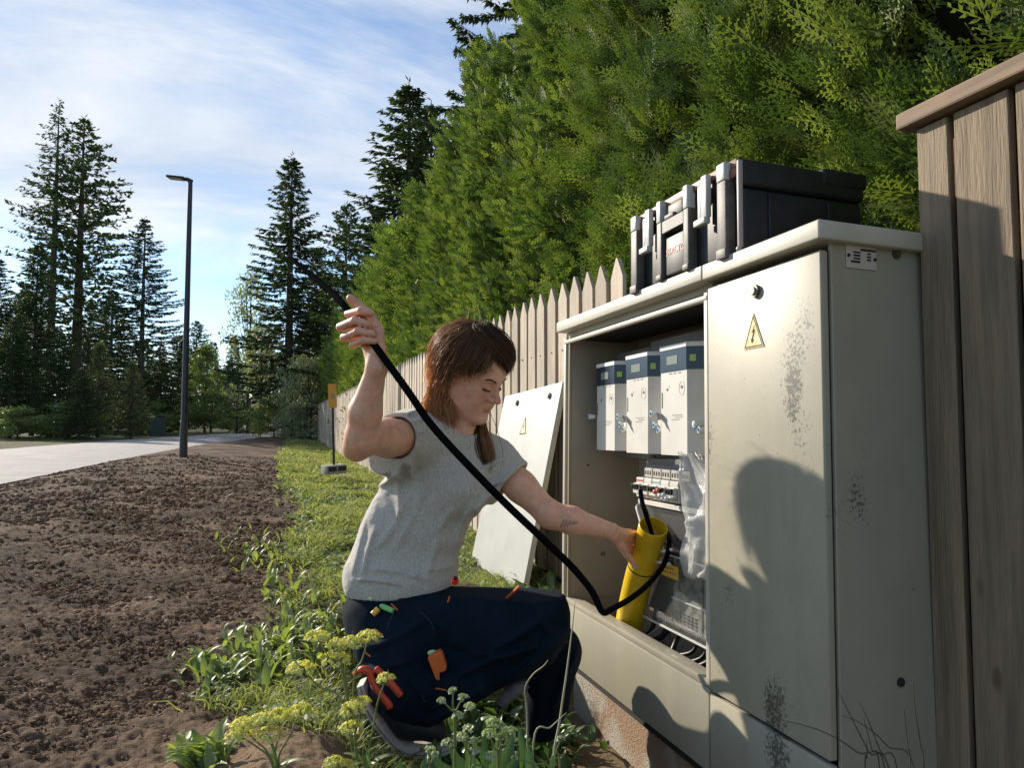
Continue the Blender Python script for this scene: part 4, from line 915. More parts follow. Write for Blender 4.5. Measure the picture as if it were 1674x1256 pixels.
# ---------------------------------------------------------------- loose cabinet door leaning on the fence
def build_loose_door():
    bl = Vector((1.335, 3.86, -.20)); br = Vector((1.285, 4.95, -.26)); tl = Vector((1.628, 3.965, 1.045)); u = (br-bl).normalized(); v = (tl-bl); Hh = v.length; v.normalize()
    n = u.cross(v).normalized(); n = n if n.x > 0 else -n; v = n.cross(u)*(1 if n.cross(u).z > 0 else -1)
    Mx = Matrix.Translation(bl) @ Matrix((u, v, n)).transposed().to_4x4()
    d = empty('loose_door', (0, 0, 0), 'taken off pale grey cabinet door leaning on the picket fence left of the cabinet', 'cabinet door'); d.matrix_world = Mx
    Wd = 1.02
    mb = MB(); mb.box((0, 0, 0), (Wd, Hh, .003), .001); mb.box((0, 0, .0033), (.003, Hh, .03)); mb.box((Wd-.003, 0, .0033), (Wd, Hh, .03)); mb.box((.0033, Hh-.003, .0033), (Wd-.0033, Hh, .03)); mb.box((.0033, 0, .0033), (Wd-.0033, .003, .03))
    mb.build('door_leaf', mat('door_paint', (.50, .50, .46), .38, col2=(.44, .44, .405), vscale=3, bump=.02), d, True, 40)
    mb = MB(); mb.box((-.0035, .002, .004), (-.0002, Hh-.002, .032)); mb.box((.0035, .01, .0305), (.03, Hh-.01, .0325)); mb.build('door_edge', M_LID, d)
    for a, b in ((.16, Hh-.075), (.72, Hh-.075)):
        mb = MB(); mb.tube([(a, b, -.012), (a, b, 0)], .021, 18); k = mb.build('lock', MATS['lock_ring'], d, True, 35)
        mb = MB(); mb.tube([(a, b, -.017), (a, b, -.0122)], .013, 16); mb.build('lock_cap', MATS['lock_cap'], k, True, 35)
    s = .105; c = (.50, Hh-.31)
    f = lambda q: [(c[0]+a*s, c[1]+b*s) for a, b in q]
    mb = MB(); mb.prism(f([(-.5, 0), (.5, 0), (0, 1.1)]), 2, -.002, -.0003); mb.build('warning_sign', M_YEL, d)
    mb = MB()
    mb.prism(f([(-.5, 0), (.5, 0), (.42, .06), (-.42, .06)]), 2, -.0028, -.0021); mb.prism(f([(.5, 0), (0, 1.1), (0, .98), (.42, .06)]), 2, -.0028, -.0021); mb.prism(f([(-.5, 0), (-.42, .06), (0, .98), (0, 1.1)]), 2, -.0028, -.0021)
    mb.prism(f([(.02, .72), (-.10, .45), (.0, .45), (-.05, .18), (.12, .54), (.02, .54)]), 2, -.0028, -.0021); mb.build('warning_border', M_DARK, d)
build_loose_door()

# ---------------------------------------------------------------- duct and cables
TB, TM, TT = np.array([1.36, 2.50, -.10]), np.array([1.37, 2.47, .12]), np.array([1.365, 2.365, .335])
def onX(px, py, X): r = FW+(px-837)/FPX*RT+(628-py)/FPX*UP; return CAM+r*X/r[0]
DUCT = [onX(1016, 1120, 1.385), onX(1024, 1060, 1.382), onX(1030, 1010, 1.378), onX(1043, 950, 1.372), onX(1056, 905, 1.365), onX(1068, 862, 1.355)]
def build_duct():
    mb = MB(); pts = catmull(DUCT, 8); r = .056; n = 28
    def ring(p, t, rr, nn=n):
        t = Vector(t).normalized(); u = t.orthogonal().normalized(); w = t.cross(u); return [Vector(p)+(u*math.cos(6.283*k/nn)+w*math.sin(6.283*k/nn))*rr for k in range(nn)]
    base = Vector(pts[0])
    mb.tube([np.array(p)-np.array(base) for p in pts], [r]*len(pts), n, False)
    P, T = Vector(pts[-1])-base, Vector(pts[-1]-pts[-2]).normalized()
    vs = ring(P, T, r)+ring(P+T*.003, T, r-.0015)+ring(P+T*.002, T, r-.006)+ring(P-T*.02, T, r-.007)+ring(P-T*.06, T, r-.007)
    # align rings with the same frame; close with an inner cap far down
    fs = [[a*n+k, a*n+(k+1) % n, (a+1)*n+(k+1) % n, (a+1)*n+k] for a in range(4) for k in range(n)]; mb.add(vs, fs)
    o = empty('cable_duct', base, 'thick bright yellow plastic duct standing in the open cabinet bay, gripped near its open top', 'duct')
    yel = mat('duct_yellow', (.74, .50, .012), .33, col2=(.62, .40, .02), vscale=5, bump=.02, bscale=80, spec=.5)
    d = mb.build('pipe', yel, o, True, 50)
    mb = MB(); pl = ring(P-T*.055, T, r-.006); mb.add(pl, [list(range(n))]); 
    pl2 = ring(P-T*.058, T, r-.006); mb.add(pl2, [list(range(n))[::-1]])
    mb.build('inner_wall', mat('duct_inner', (.55, .36, .05), .5), o)
    q = len(pts)-11; mb = MB(); c0 = Vector(pts[-13])-base; t0 = Vector(pts[-12]-pts[-14]).normalized(); mb.tube([c0-t0*.0025, c0+t0*.0025], r+.0016, n); mb.build('joint_ring', M_BLK, o, True, 40)
    mb = MB(); T2 = T
    c1 = P-T*.05; 
    mb.tube([c1-T*.0, c1+T*.0525], [r-.0065, r-.0065], n, False)
    mb.build('duct_lining', mat('duct_inner2', (.60, .42, .03), .45), o, True, 50)
build_duct()
# ---------------------------------------------------------------- street furniture
def lamp(px, base_py, top_py, d, label, detail=True):
    p = W(px, 690, d); g = W(px, base_py, d); z0 = g[2]; top = W(px, top_py, d)[2]; H = top-z0
    e = empty('street_lamp', (p[0], p[1], z0), label, 'street lamp', 'street lamps along the road')
    blk = mat('lamp_black', (.016, .016, .018), .4, spec=.5)
    mb = MB(); mb.tube([(0, 0, 0), (0, 0, H*.12), (0, 0, H*.12+.04), (0, 0, H)], [.085, .082, .068, .048], 14); mb.build('pole', blk, e, True, 50)
    a = Vector((-RT[0], -RT[1], 0)); M_ = Matrix.Rotation(math.atan2(a.y, a.x), 4, 'Z')
    mb = MB(); mb.tube([M_ @ Vector((-.03, 0, H-.03)), M_ @ Vector((.06, 0, H+.02)), M_ @ Vector((.14, 0, H+.03))], [.05, .045, .035], 10); mb.build('bracket', blk, e, True, 50)
    mb = MB(); mb.box((.10, -.11, -.005), (.50, .11, .045), .02, M=M_ @ Matrix.Translation((0, 0, H)) @ Matrix.Rotation(R(-6), 4, 'Y'), seg=2); h = mb.build('lamp_head', blk, e, True, 50)
    mb = MB(); mb.box((.17, -.08, -.012), (.46, .08, -.0055), .002, M=M_ @ Matrix.Translation((0, 0, H)) @ Matrix.Rotation(R(-6), 4, 'Y')); mb.build('lamp_glass', mat('lamp_glass', (.5, .5, .48), .2), h)
    mb = MB(); mb.tube([(0, 0, -.25), (0, 0, .045)], [.19, .17], 18); mb.build('base', mat('concrete', (.4, .36, .3)), e, True, 40)
lamp(301, 755, 287, 14.9, 'tall black street lamp standing nearest, at the road edge of the bare verge')
lamp(387, 713, 560, 46, 'far small street lamp at the bend of the road')

def marker_post():
    p = W(546, 768, 10.2); z0 = p[2]
    e = empty('marker_post', tuple(p), 'thin black post with a small orange yellow sign plate and concrete foot in the grass', 'marker post', rot=(R(1), R(-2.6), R(20)))
    H = 1.12
    mb = MB(); mb.tube([(0, 0, .05), (0, 0, H)], .019, 8); mb.build('post', M_BLK, e, True, 40)
    mb = MB(); mb.box((-.060, -.034, H-.21), (.060, -.024, H+.14), .003, M=Matrix.Rotation(R(-20), 4, 'Z')); s = mb.build('sign_plate', mat('post_yellow', (.66, .33, .05), .5, col2=(.58, .28, .04), vscale=10), e)
    mb = MB(); mb.box((-.022, -.0365, H-.075), (.026, -.0345, H-.005), .0005, M=Matrix.Rotation(R(-20), 4, 'Z')); mb.build('sign_symbol', mat('sym_grey', (.28, .27, .17), .6), s)
    mb = MB(); mb.box((-.060, -.0225, H-.21), (.060, -.0185, H+.14), .002, M=Matrix.Rotation(R(-20), 4, 'Z')); mb.build('sign_back', M_BLK, s)
    mb = MB(); mb.box((-.16, -.10, -.06), (.16, .10, .07), .012, seg=2); b = mb.build('foot_block', mat('foot_concrete', (.36, .35, .32), .9, col2=(.26, .25, .23), vscale=20, bump=.3), e, True, 40)
    mb = MB(); mb.box((-.13, -.101, -.02), (.0, -.0985, .05)); mb.box((.02, -.101, -.02), (.15, -.0985, .05)); mb.build('foot_recess', M_DARK, b)
marker_post()
def far_things():
    p = W(492, 690, 36); z = float(ground_z(p[0], p[1])); e = empty('meter_box', (p[0], p[1], z), 'small grey green metal service box at the far end of the picket fence', 'service box')
    mb = MB(); mb.box((-.35, -.2, 0), (.35, .2, 1.0), .02); b = mb.build('casing', mat('box_grey', (.20, .23, .215), .5), e); mb = MB(); mb.box((-.38, -.23, 1.0), (.38, .23, 1.06), .01); mb.build('roof', mat('box_grey', (.2, .23, .215)), e)
    mb = MB(); mb.box((-.31, -.212, .05), (.31, -.2015, .95), .003); mb.build('door', mat('box_door', (.23, .27, .25), .5), e)
    p = W(384, 690, 55); e = empty('road_sign', (p[0], p[1], 0), 'tiny red and white road sign far off beside the second street lamp', 'road sign')
    mb = MB(); mb.tube([(0, 0, 0), (0, 0, 2.2)], .04, 8); mb.build('pole', M_DGREY, e, True, 40)
    Mz = Matrix.Rotation(-YAW, 4, 'Z')
    mb = MB(); mb.box((-.30, -.06, 1.2), (.30, -.045, 2.1), .01, M=Mz); mb.build('sign_plate', mat('sign_red', (.35, .05, .04), .5), e); mb = MB(); mb.box((-.30, -.068, 1.55), (.30, -.0615, 1.7), M=Mz); mb.build('white_band', M_WHITE, e)
    p = W(258, 690, 40); e = empty('waste_bin', (p[0], p[1], -.0), 'dark green box like bin on the far roadside left of the near street lamp', 'bin')
    mb = MB(); mb.box((-.35, -.35, 0), (.35, .35, 1.1), .03); mb.build('body', mat('bin_green', (.05, .075, .06), .6), e); mb = MB(); mb.box((-.38, -.38, 1.1), (.38, .38, 1.2), .03); mb.build('top', mat('bin_green', (.05, .075, .06)), e)
far_things()

# the surroundings were laid out in units of 1/0.76 m: bring them to metres, seen from the eye
SC = .76
def SCP(p): return CAM+(np.asarray(p)-CAM)*SC
for o in list(COL.objects):
    if o.parent is None and o.name not in ('camera', 'sun'):
        o.location = V3(SCP(o.location)); o.scale = o.scale*SC
def cable(name, pts, r, m, label, n=12, cat='cable', res=10):
    P = catmull(pts, res); b = P[0]; rs = r if not hasattr(r, '__len__') else list(np.interp(np.linspace(0, 1, len(P)), np.linspace(0, 1, len(r)), r))
    mb = MB(); mb.tube([p-b for p in P], rs, n); o = mb.build(name, m, None, True, 40); o.location = b
    return tag(o, label, cat)
M_CABLE = mat('cable_rubber', (.007, .007, .008), .9, spec=.0)
CABP = [W(483, 428, 2.25), W(505, 447, 2.1), W(536, 472, 1.85), W(562, 499, 1.645), W(592, 538, 1.60), W(618, 572, 1.575), W(667, 640, 1.58), W(707, 697, 1.60), W(774, 770, 1.63), W(834, 831, 1.67), W(908, 901, 1.73), W(941, 934, 1.77), W(968, 968, 1.80), W(985, 1001, 1.82), W(1000, 996, 1.83), W(1028, 981, 1.84), W(1058, 957, 1.87), W(1084, 925, 1.94), W(1093, 897, 1.99), W(1092, 874, 2.05), W(1072, 864, 2.08)]
cable('black_cable', CABP, [.0075, .0082, .0085, .0085, .0088, .0092, .0092, .0090, .0084, .0078, .0074, .0072, .0070], M_CABLE, 'thick black cable held up in the raised hand, running down into the open cabinet')
cable('thin_cable', [SCP(DUCT[-1]-np.array([.0, .0, .05])), SCP(DUCT[-1]+np.array([-.012, .012, .01])), SCP(W(1056, 842, 2.50)), SCP(W(1050, 822, 2.53)), SCP(W(1047, 803, 2.57))], [.0065, .0065], M_CABLE, 'thin dark cable sticking out of the mouth of the yellow duct')


# ================================================================ PERSON (bodies from distance fields)
def rcone(P, a, b, r1, r2):
    a = np.asarray(a); b = np.asarray(b); ba = b-a; t = np.clip(((P-a)@ba)/(ba@ba), 0, 1)
    return np.linalg.norm(P-(a+t[:, None]*ba), axis=1)-(r1+t*(r2-r1))
def ell(P, c, r, M=None):               # M rows = axes
    q = P-np.asarray(c)
    if M is not None: q = q@np.asarray(M).T
    r = np.asarray(r); k0 = np.linalg.norm(q/r, axis=1); k1 = np.linalg.norm(q/(r*r), axis=1)
    return k0*(k0-1)/np.maximum(k1, 1e-6)
def smin(a, b, k): h = np.clip(k-np.abs(a-b), 0, None)/k; return np.minimum(a, b)-h*h*k*.25
def smax(a, b, k): return -smin(-a, -b, k)
def mesh_sdf(fn, lo, hi, h, name):
    B = 8; lo = np.asarray(lo, float); nb = np.ceil((np.asarray(hi)-lo)/(h*B)).astype(int)+1; n = nb*B
    V = np.full(n, 1.0, np.float32)
    bi = np.stack(np.meshgrid(*[np.arange(k) for k in nb], indexing='ij'), -1).reshape(-1, 3)
    cc = lo+(bi*B+B/2-.5)*h; dc = fn(cc); act = np.abs(dc) < h*B*1.35+.012
    loc = np.stack(np.meshgrid(*[np.arange(B)]*3, indexing='ij'), -1).reshape(-1, 3)
    for b in bi[(~act) & (dc < 0)]: V[b[0]*B:b[0]*B+B, b[1]*B:b[1]*B+B, b[2]*B:b[2]*B+B] = -1
    ab = bi[act]
    for s in range(0, len(ab), 400):
        bb = ab[s:s+400]; I = (bb[:, None]*B+loc[None]).reshape(-1, 3); V[I[:, 0], I[:, 1], I[:, 2]] = fn(lo+I*h)
    V[0] = V[-1] = 1; V[:, 0] = V[:, -1] = 1; V[:, :, 0] = V[:, :, -1] = 1
    ins = V < 0
    s = np.zeros(tuple(k-1 for k in n), np.uint8)
    for c in [(i, j, k) for i in (0, 1) for j in (0, 1) for k in (0, 1)]: s += ins[c[0]:n[0]-1+c[0], c[1]:n[1]-1+c[1], c[2]:n[2]-1+c[2]]
    cell = np.argwhere((s > 0) & (s < 8)); idx = np.full(s.shape, -1, np.int32); idx[tuple(cell.T)] = np.arange(len(cell))
    acc = np.zeros((len(cell), 3)); cnt = np.zeros(len(cell)); corners = [(i, j, k) for i in (0, 1) for j in (0, 1) for k in (0, 1)]
    for a in corners:
        for ax in range(3):
            if a[ax]: continue
            b = list(a); b[ax] = 1; va = V[tuple((cell+a).T)]; vb = V[tuple((cell+b).T)]; m = (va < 0) != (vb < 0)
            t = np.where(m, va/np.where(m, va-vb, 1), 0); p = np.array(a, float)[None]+np.zeros((len(cell), 3)); p[:, ax] = t; acc[m] += p[m]; cnt[m] += 1
    P = lo+(cell+acc/cnt[:, None])*h; F = []
    for ax in range(3):
        u, v = [(1, 2), (2, 0), (0, 1)][ax]; sl0 = [slice(None)]*3; sl1 = [slice(None)]*3; sl0[ax] = slice(0, -1); sl1[ax] = slice(1, None)
        e = ins[tuple(sl0)] != ins[tuple(sl1)]; E_ = np.argwhere(e); E_ = E_[(E_[:, u] > 0) & (E_[:, v] > 0)]
        fl = ins[tuple(E_.T)]; q = []
        for du, dv in ((0, 0), (1, 0), (1, 1), (0, 1)): c = E_.copy(); c[:, u] -= du; c[:, v] -= dv; q.append(idx[tuple(np.minimum(c, np.array(s.shape)-1).T)])
        q = np.stack(q, -1); q[~fl] = q[~fl][:, ::-1]; F.append(q[(q >= 0).all(1)])
    return P, np.concatenate(F)

TW = -FW
def cam2w(v): return v[0]*RT+v[1]*UP+v[2]*TW
# ---- head frame
th_, ph_ = R(33), R(25)
Yh = unit(cam2w((math.cos(th_)*math.cos(ph_), -math.sin(ph_), math.sin(th_)*math.cos(ph_))))
Zh = unit(cam2w((math.sin(ph_)*math.cos(th_)-.06, math.cos(ph_), math.sin(ph_)*math.sin(th_)))); Zh = unit(Zh-Yh*(Zh@Yh)); Xh = np.cross(Yh, Zh)
HM = np.array([Xh, Yh, Zh]); HC = W(771, 613, 1.95)
def h2w(p): return HC+np.asarray(p)@HM
def w2h(P): return (P-HC)@HM.T
def sym(f, P, *a):                       # both sides of the face
    Q = P.copy(); Q[:, 0] = np.abs(Q[:, 0]); return f(Q, *a)
def head_sdf(Q):
    d = ell(Q, (0, -.018, .030), (.074, .093, .086))
    d = smin(d, ell(Q, (0, .030, -.020), (.057, .060, .078)), .03)
    d = smin(d, ell(Q, (0, .036, .036), (.060, .052, .048)), .03)
    d = smin(d, sym(rcone, Q, (.052, -.008, -.055), (.016, .066, -.100), .022, .016), .03)
    d = smin(d, ell(Q, (0, .048, -.078), (.038, .035, .036)), .02)
    d = smin(d, ell(Q, (0, .078, -.101), (.017, .016, .014)), .018)      # chin
    d = smin(d, sym(ell, Q, (.037, .056, -.022), (.020, .018, .018)), .022)  # cheekbones
    d = smin(d, sym(ell, Q, (.030, .062, -.050), (.022, .020, .026)), .02)
    d = smin(d, sym(rcone, Q, (.008, .084, .020), (.040, .070, .020), .009, .008), .016)  # brow
    d = smax(d, -sym(ell, Q, (.031, .093, .002), (.019, .014, .013)), .012)
    d = smin(d, sym(ell, Q, (.0305, .0695, .0005), (.0150, .0135, .0125)), .004)          # closed-down lids
    d = smax(d, -sym(rcone, Q, (.020, .0865, -.0075), (.042, .078, -.005), .0011, .0011), .002)  # lid line
    d = smax(d, -sym(rcone, Q, (.020, .084, .0105), (.042, .0755, .0105), .0014, .0012), .004)  # upper crease
    n = rcone(Q, (0, .084, .012), (0, .105, -.022), .0070, .0080); n = smin(n, ell(Q, (0, .110, -.030), (.0100, .0105, .0090)), .008)
    n = smin(n, sym(ell, Q, (.0115, .0935, -.033), (.0070, .0100, .0070)), .007)
    d = smin(d, n, .012)
    d = smax(d, -sym(ell, Q, (.0065, .0985, -.0410), (.0035, .0050, .0035)), .002)
    d = smin(d, rcone(Q, (0, .082, -.046), (0, .086, -.052), .010, .010), .014)             # philtrum mound
    lip = smin(sym(rcone, Q, (.0, .0895, -.0590), (.022, .0790, -.0635), .0055, .0024), sym(rcone, Q, (0, .0885, -.0690), (.019, .0790, -.0655), .0070, .0026), .002)
    d = smin(d, lip, .005)
    d = smax(d, -sym(rcone, Q, (0, .0965, -.0640), (.023, .0825, -.0635), .0011, .0012), .002)
    d = smax(d, -sym(rcone, Q, (.0170, .0900, -.036), (.0300, .0790, -.060), .0018, .0012), .006)
    d = smax(d, -ell(Q, (0, .094, -.0815), (.013, .006, .005)), .012)
    ear = sym(ell, Q, (.074, -.014, -.010), (.008, .018, .030)); ear = smax(ear, -sym(ell, Q, (.083, -.010, -.008), (.006, .010, .018)), .004)
    return smin(d, ear, .006)
# ---- joints
DA = float((SCP(DUCT[-2])-CAM)@FW)      # depth of the duct's axis where it is gripped
J = dict(nk0=h2w((0, -.030, -.075)), nk1=W(742, 712, 2.0), shR=W(668, 716, 1.90), elR=W(593, 716, 1.67), wrR=W(616, 600, 1.60),
         shL=W(806, 752, 2.03), elL=W(899, 842, 1.97), wrL=W(998, 868, DA-.10), ch=W(712, 790, 1.99), wa=W(682, 880, 1.98), pe=W(648, 960, 1.97),
         hpR=W(640, 1020, 1.92), knR=W(883, 1012, 1.83), anR=W(655, 1165, 1.76), hpL=W(660, 1010, 2.06), knL=W(905, 1062, 2.03), anL=W(893, 1165, 2.06))
def camell(P, px, py, d, r, roll=0):
    c = W(px, py, d); a = R(roll); M = np.array([math.cos(a)*RT+math.sin(a)*UP, -math.sin(a)*RT+math.cos(a)*UP, TW]); return ell(P, c, r, M)
def torso_sdf(P):
    d = camell(P, 718, 775, 2.00, (.135, .125, .098), -14)
    d = smin(d, camell(P, 688, 860, 1.985, (.118, .135, .095), -12), .06)
    d = smin(d, camell(P, 655, 950, 1.97, (.130, .090, .100), 0), .06)
    d = smin(d, rcone(P, J['shR'], J['nk1'], .052, .045), .05); d = smin(d, rcone(P, J['shL'], J['nk1'], .052, .045), .05)
    d = smin(d, camell(P, 752, 800, 1.93, (.060, .055, .05), 0), .05)
    return d
# fingers: chains of points with radii
def chain(P, pts, rs, k=.003):
    d = None
    for i in range(len(pts)-1):
        e = rcone(P, pts[i], pts[i+1], rs[i], rs[i+1]); d = e if d is None else smin(d, e, k)
    return d
FR = [ # right hand: knuckle (behind), middle joint (left), tip joint, fingertip (right, in front of the cable)
 ([W(596, 508, 1.645), W(570, 514, 1.620), W(590, 508, 1.572), W(607, 512, 1.566)], [.0110, .0100, .0092, .0080]),
 ([W(600, 524, 1.650), W(557, 535, 1.615), W(580, 524, 1.562), W(602, 530, 1.560)], [.0110, .0104, .0096, .0082]),
 ([W(606, 540, 1.650), W(563, 552, 1.610), W(585, 541, 1.560), W(608, 545, 1.560)], [.0108, .0100, .0092, .0080]),
 ([W(612, 555, 1.640), W(577, 563, 1.605), W(594, 556, 1.565), W(613, 558, 1.566)], [.0100, .0090, .0084, .0074])]
TH_R = ([W(619, 574, 1.592), W(618, 540, 1.590), W(604, 514, 1.605), W(583, 497, 1.618), W(573, 488, 1.618)], [.0155, .0140, .0112, .0108, .0096])
FL = [
 ([W(1030, 872, DA-.035), W(1056, 876, DA+.050), W(1092, 892, DA+.048), W(1084, 908, DA-.012)], [.0105, .0096, .0088, .0078]),
 ([W(1026, 880, DA-.035), W(1052, 892, DA+.054), W(1090, 908, DA+.048), W(1081, 928, DA-.014)], [.0108, .0100, .0090, .0080]),
 ([W(1022, 890, DA-.035), W(1046, 908, DA+.052), W(1083, 924, DA+.046), W(1073, 944, DA-.014)], [.0104, .0096, .0088, .0078]),
 ([W(1018, 898, DA-.035), W(1040, 922, DA+.048), W(1072, 938, DA+.042), W(1064, 954, DA-.010)], [.0094, .0086, .0078, .0070])]
TH_L = ([W(1006, 876, DA-.085), W(1016, 892, DA-.075), W(1026, 908, DA-.066), W(1038, 925, DA-.058)], [.0145, .0125, .0106, .0092])
def hands_sdf(P):
    # right palm: heel, back of the hand and thumb ball, with the cable passing between palm and fingertips
    wR = J['wrR']; d = rcone(P, wR, W(606, 560, 1.625), .023, .022)
    for f, r in zip(FR, (.012, .012, .012, .011)): d = smin(d, rcone(P, W(612, 584, 1.625), f[0][0], .017, r), .008)
    d = smin(d, rcone(P, wR, TH_R[0][0], .021, .0165), .012)
    d = smin(d, chain(P, *TH_R), .007)
    for f in FR: d = smin(d, chain(P, *f), .0028)
    wL = J['wrL']; e = rcone(P, wL, W(1014, 876, DA-.07), .022, .020)
    for f, r in zip(FL, (.0115, .0115, .011, .010)): e = smin(e, rcone(P, W(1006, 872, DA-.085), f[0][0], .017, r), .008)
    e = smin(e, rcone(P, wL, TH_L[0][0], .020, .0150), .012); e = smin(e, chain(P, *TH_L), .006)
    for f in FL: e = smin(e, chain(P, *f), .0028)
    # knobs of the wrist bones
    d = smin(d, rcone(P, W(606, 604, 1.615), W(607, 606, 1.615), .0095, .0095), .01)
    return np.minimum(d, e)
def arms_sdf(P):
    mid = J['elR']*.62+J['wrR']*.38+(-.006)*RT
    d = rcone(P, J['shR'], J['shR']*.5+J['elR']*.5, .052, .0475); d = smin(d, rcone(P, J['shR']*.5+J['elR']*.5, J['elR'], .0475, .040), .02)
    d = smin(d, rcone(P, J['elR'], mid, .040, .0375), .02); d = smin(d, rcone(P, mid, J['wrR'], .0375, .0225), .015)
    d = smin(d, rcone(P, W(578, 735, 1.69), W(582, 738, 1.69), .026, .026), .025)
    mL = J['elL']*.64+J['wrL']*.36
    e = rcone(P, J['shL'], J['shL']*.5+J['elL']*.5, .050, .044); e = smin(e, rcone(P, J['shL']*.5+J['elL']*.5, J['elL'], .044, .036), .02)
    e = smin(e, rcone(P, J['elL'], mL, .037, .038), .02); e = smin(e, rcone(P, mL, J['wrL'], .038, .0225), .015)
    return np.minimum(d, e)
def neck_sdf(P): return smin(rcone(P, J['nk0'], J['nk1'], .050, .055), rcone(P, h2w((0, .02, -.085)), W(750, 722, 1.965), .030, .034), .03)
def legs_core(P):
    d = np.minimum(rcone(P, J['hpR'], J['knR'], .06, .045), rcone(P, J['knR'], J['anR'], .045, .030)); d = np.minimum(d, np.minimum(rcone(P, J['hpL'], J['knL'], .06, .045), rcone(P, J['knL'], J['anL'], .045, .030)))
    return smax(d, near(P, W(760, 1080, 1.9), .52, lambda q: trouser_sdf(q))+.016, .01)
def near(P, c, r, fn, far=.3):
    m = np.linalg.norm(P-c, axis=1) < r; o = np.full(len(P), far); o[~m] = np.linalg.norm(P[~m]-c, axis=1)-r*.9
    if m.any(): o[m] = fn(P[m])
    return o
def body_sdf(P):
    d = torso_sdf(P)+.006; d = smin(d, arms_sdf(P), .03); d = smin(d, neck_sdf(P), .035); d = smin(d, legs_core(P), .02)
    hd = near(P, HC, .17, lambda q: head_sdf(w2h(q)), .3); d = smin(d, hd, .022)
    hn = near(P, W(595, 545, 1.61), .13, hands_sdf); hn2 = near(P, W(1040, 905, DA), .16, hands_sdf)
    return smin(d, np.minimum(hn, hn2), .010)

def seg_dist(P, a, b): a = np.asarray(a); ba = np.asarray(b)-a; t = np.clip(((P-a)@ba)/(ba@ba), 0, 1); return np.linalg.norm(P-(a+t[:, None]*ba), axis=1), t
def shirt_sdf(P):
    o = torso_sdf(P)-.012
    o = smin(o, camell(P, 655, 945, 1.97, (.150, .085, .112), 4), .05)      # loose hem
    o = smin(o, camell(P, 625, 888, 1.99, (.055, .12, .085), -13), .09)      # cloth hanging down the back
    o = smin(o, rcone(P, J['nk1'], J['shR'], .058, .068), .04)
    sR = J['shR']+.30*(J['elR']-J['shR']); o = smin(o, rcone(P, J['shR'], sR, .066, .066), .03)
    o = smin(o, rcone(P, W(640, 755, 1.90), W(615, 757, 1.82), .036, .030), .06)
    sL = J['shL']+.36*(J['elL']-J['shL']); o = smin(o, rcone(P, J['shL'], sL, .062, .064), .03)
    o = smin(o, rcone(P, W(790, 800, 2.03), W(808, 812, 2.05), .032, .026), .04)
    # folds
    Q = np.c_[(P-CAM)@RT, (P-CAM)@UP, (P-CAM)@FW]; x = Q[:, 0]/Q[:, 2]*FPX+837; y = 628-Q[:, 1]/Q[:, 2]*FPX
    w = 0
    def fold(x0, y0, x1, y1, amp, wd, bend=0):
        dx, dy = x1-x0, y1-y0; L_ = math.hypot(dx, dy); t = ((x-x0)*dx+(y-y0)*dy)/L_**2; s = ((x-x0)*-dy+(y-y0)*dx)/L_-bend*4*t*(1-t)
        return 1.6*amp*np.exp(-(s/wd)**2)*np.exp(-np.clip(np.abs(t-.5)-.32, 0, None)**2/.02)
    for a in [(625, 683, 700, 662, .0055, 3.2, 4), (627, 695, 706, 676, .006, 3.2, 6), (634, 706, 700, 700, .005, 3.5, 9), (650, 725, 672, 790, .008, 5, -8), (640, 745, 650, 850, .006, 6, -6), (612, 795, 655, 765, .005, 5, 6),
              (840, 770, 800, 822, .006, 4, 3), (850, 785, 790, 800, .0055, 4, 5), (828, 748, 790, 770, .005, 4, 3), (812, 800, 775, 845, .007, 5, 3), (780, 820, 745, 900, .006, 6, 6), (668, 800, 612, 900, .006, 7, -8), (700, 770, 640, 905, .0045, 8, -6),
              (596, 850, 575, 945, .005, 6, 0), (615, 860, 590, 950, .007, 6, 3), (600, 930, 700, 948, .005, 5, -4), (580, 948, 660, 958, .006, 4, -3), (690, 930, 742, 925, .004, 5, 3), (720, 880, 700, 950, .004, 6, 4), (745, 830, 715, 870, .004, 6, 2)]: w = w+fold(*a)
    w = w+.0028*fbm(np.c_[x/26, y/40, Q[:, 2]*12], 3, 6)+.0007*vnoise(np.c_[x/5, y/5, Q[:, 2]*60], 9)
    o = o-w
    # sleeve ends, neckline and hem
    nR = unit(J['elR']-J['shR']); nL = unit(J['elL']-J['shL'])
    o = smax(o, near_cut(P, sR, nR, J['shR']), .004); o = smax(o, near_cut(P, sL, nL, J['shL']), .004)
    hem = (P-W(655, 962, 1.97))@unit(-UP+.10*RT); o = smax(o, hem, .006)
    nk = unit(h2w((0, 0, 0))-J['nk1']); o = smax(o, -rcone(P, J['nk1']-nk*.02, J['nk1']+nk*.12, .058, .085), .006)
    # hollow sleeves
    hR = rcone(P, J['shR']+.25*(sR-J['shR']), J['elR'], .0555, .056); hL = rcone(P, J['shL']+.35*(sL-J['shL']), J['elL'], .0525, .050)
    o = smax(o, -np.minimum(hR, hL), .003)
    hh = rcone(P, W(655, 960, 1.97), W(655, 1010, 1.97), .125, .125)
    return o
def near_cut(P, c, n, s):               # only cuts on the arm side of the shoulder
    a = (P-c)@n; lat = np.linalg.norm((P-c)-a[:, None]*n, axis=1); return np.where(lat < .115, a, -.05)
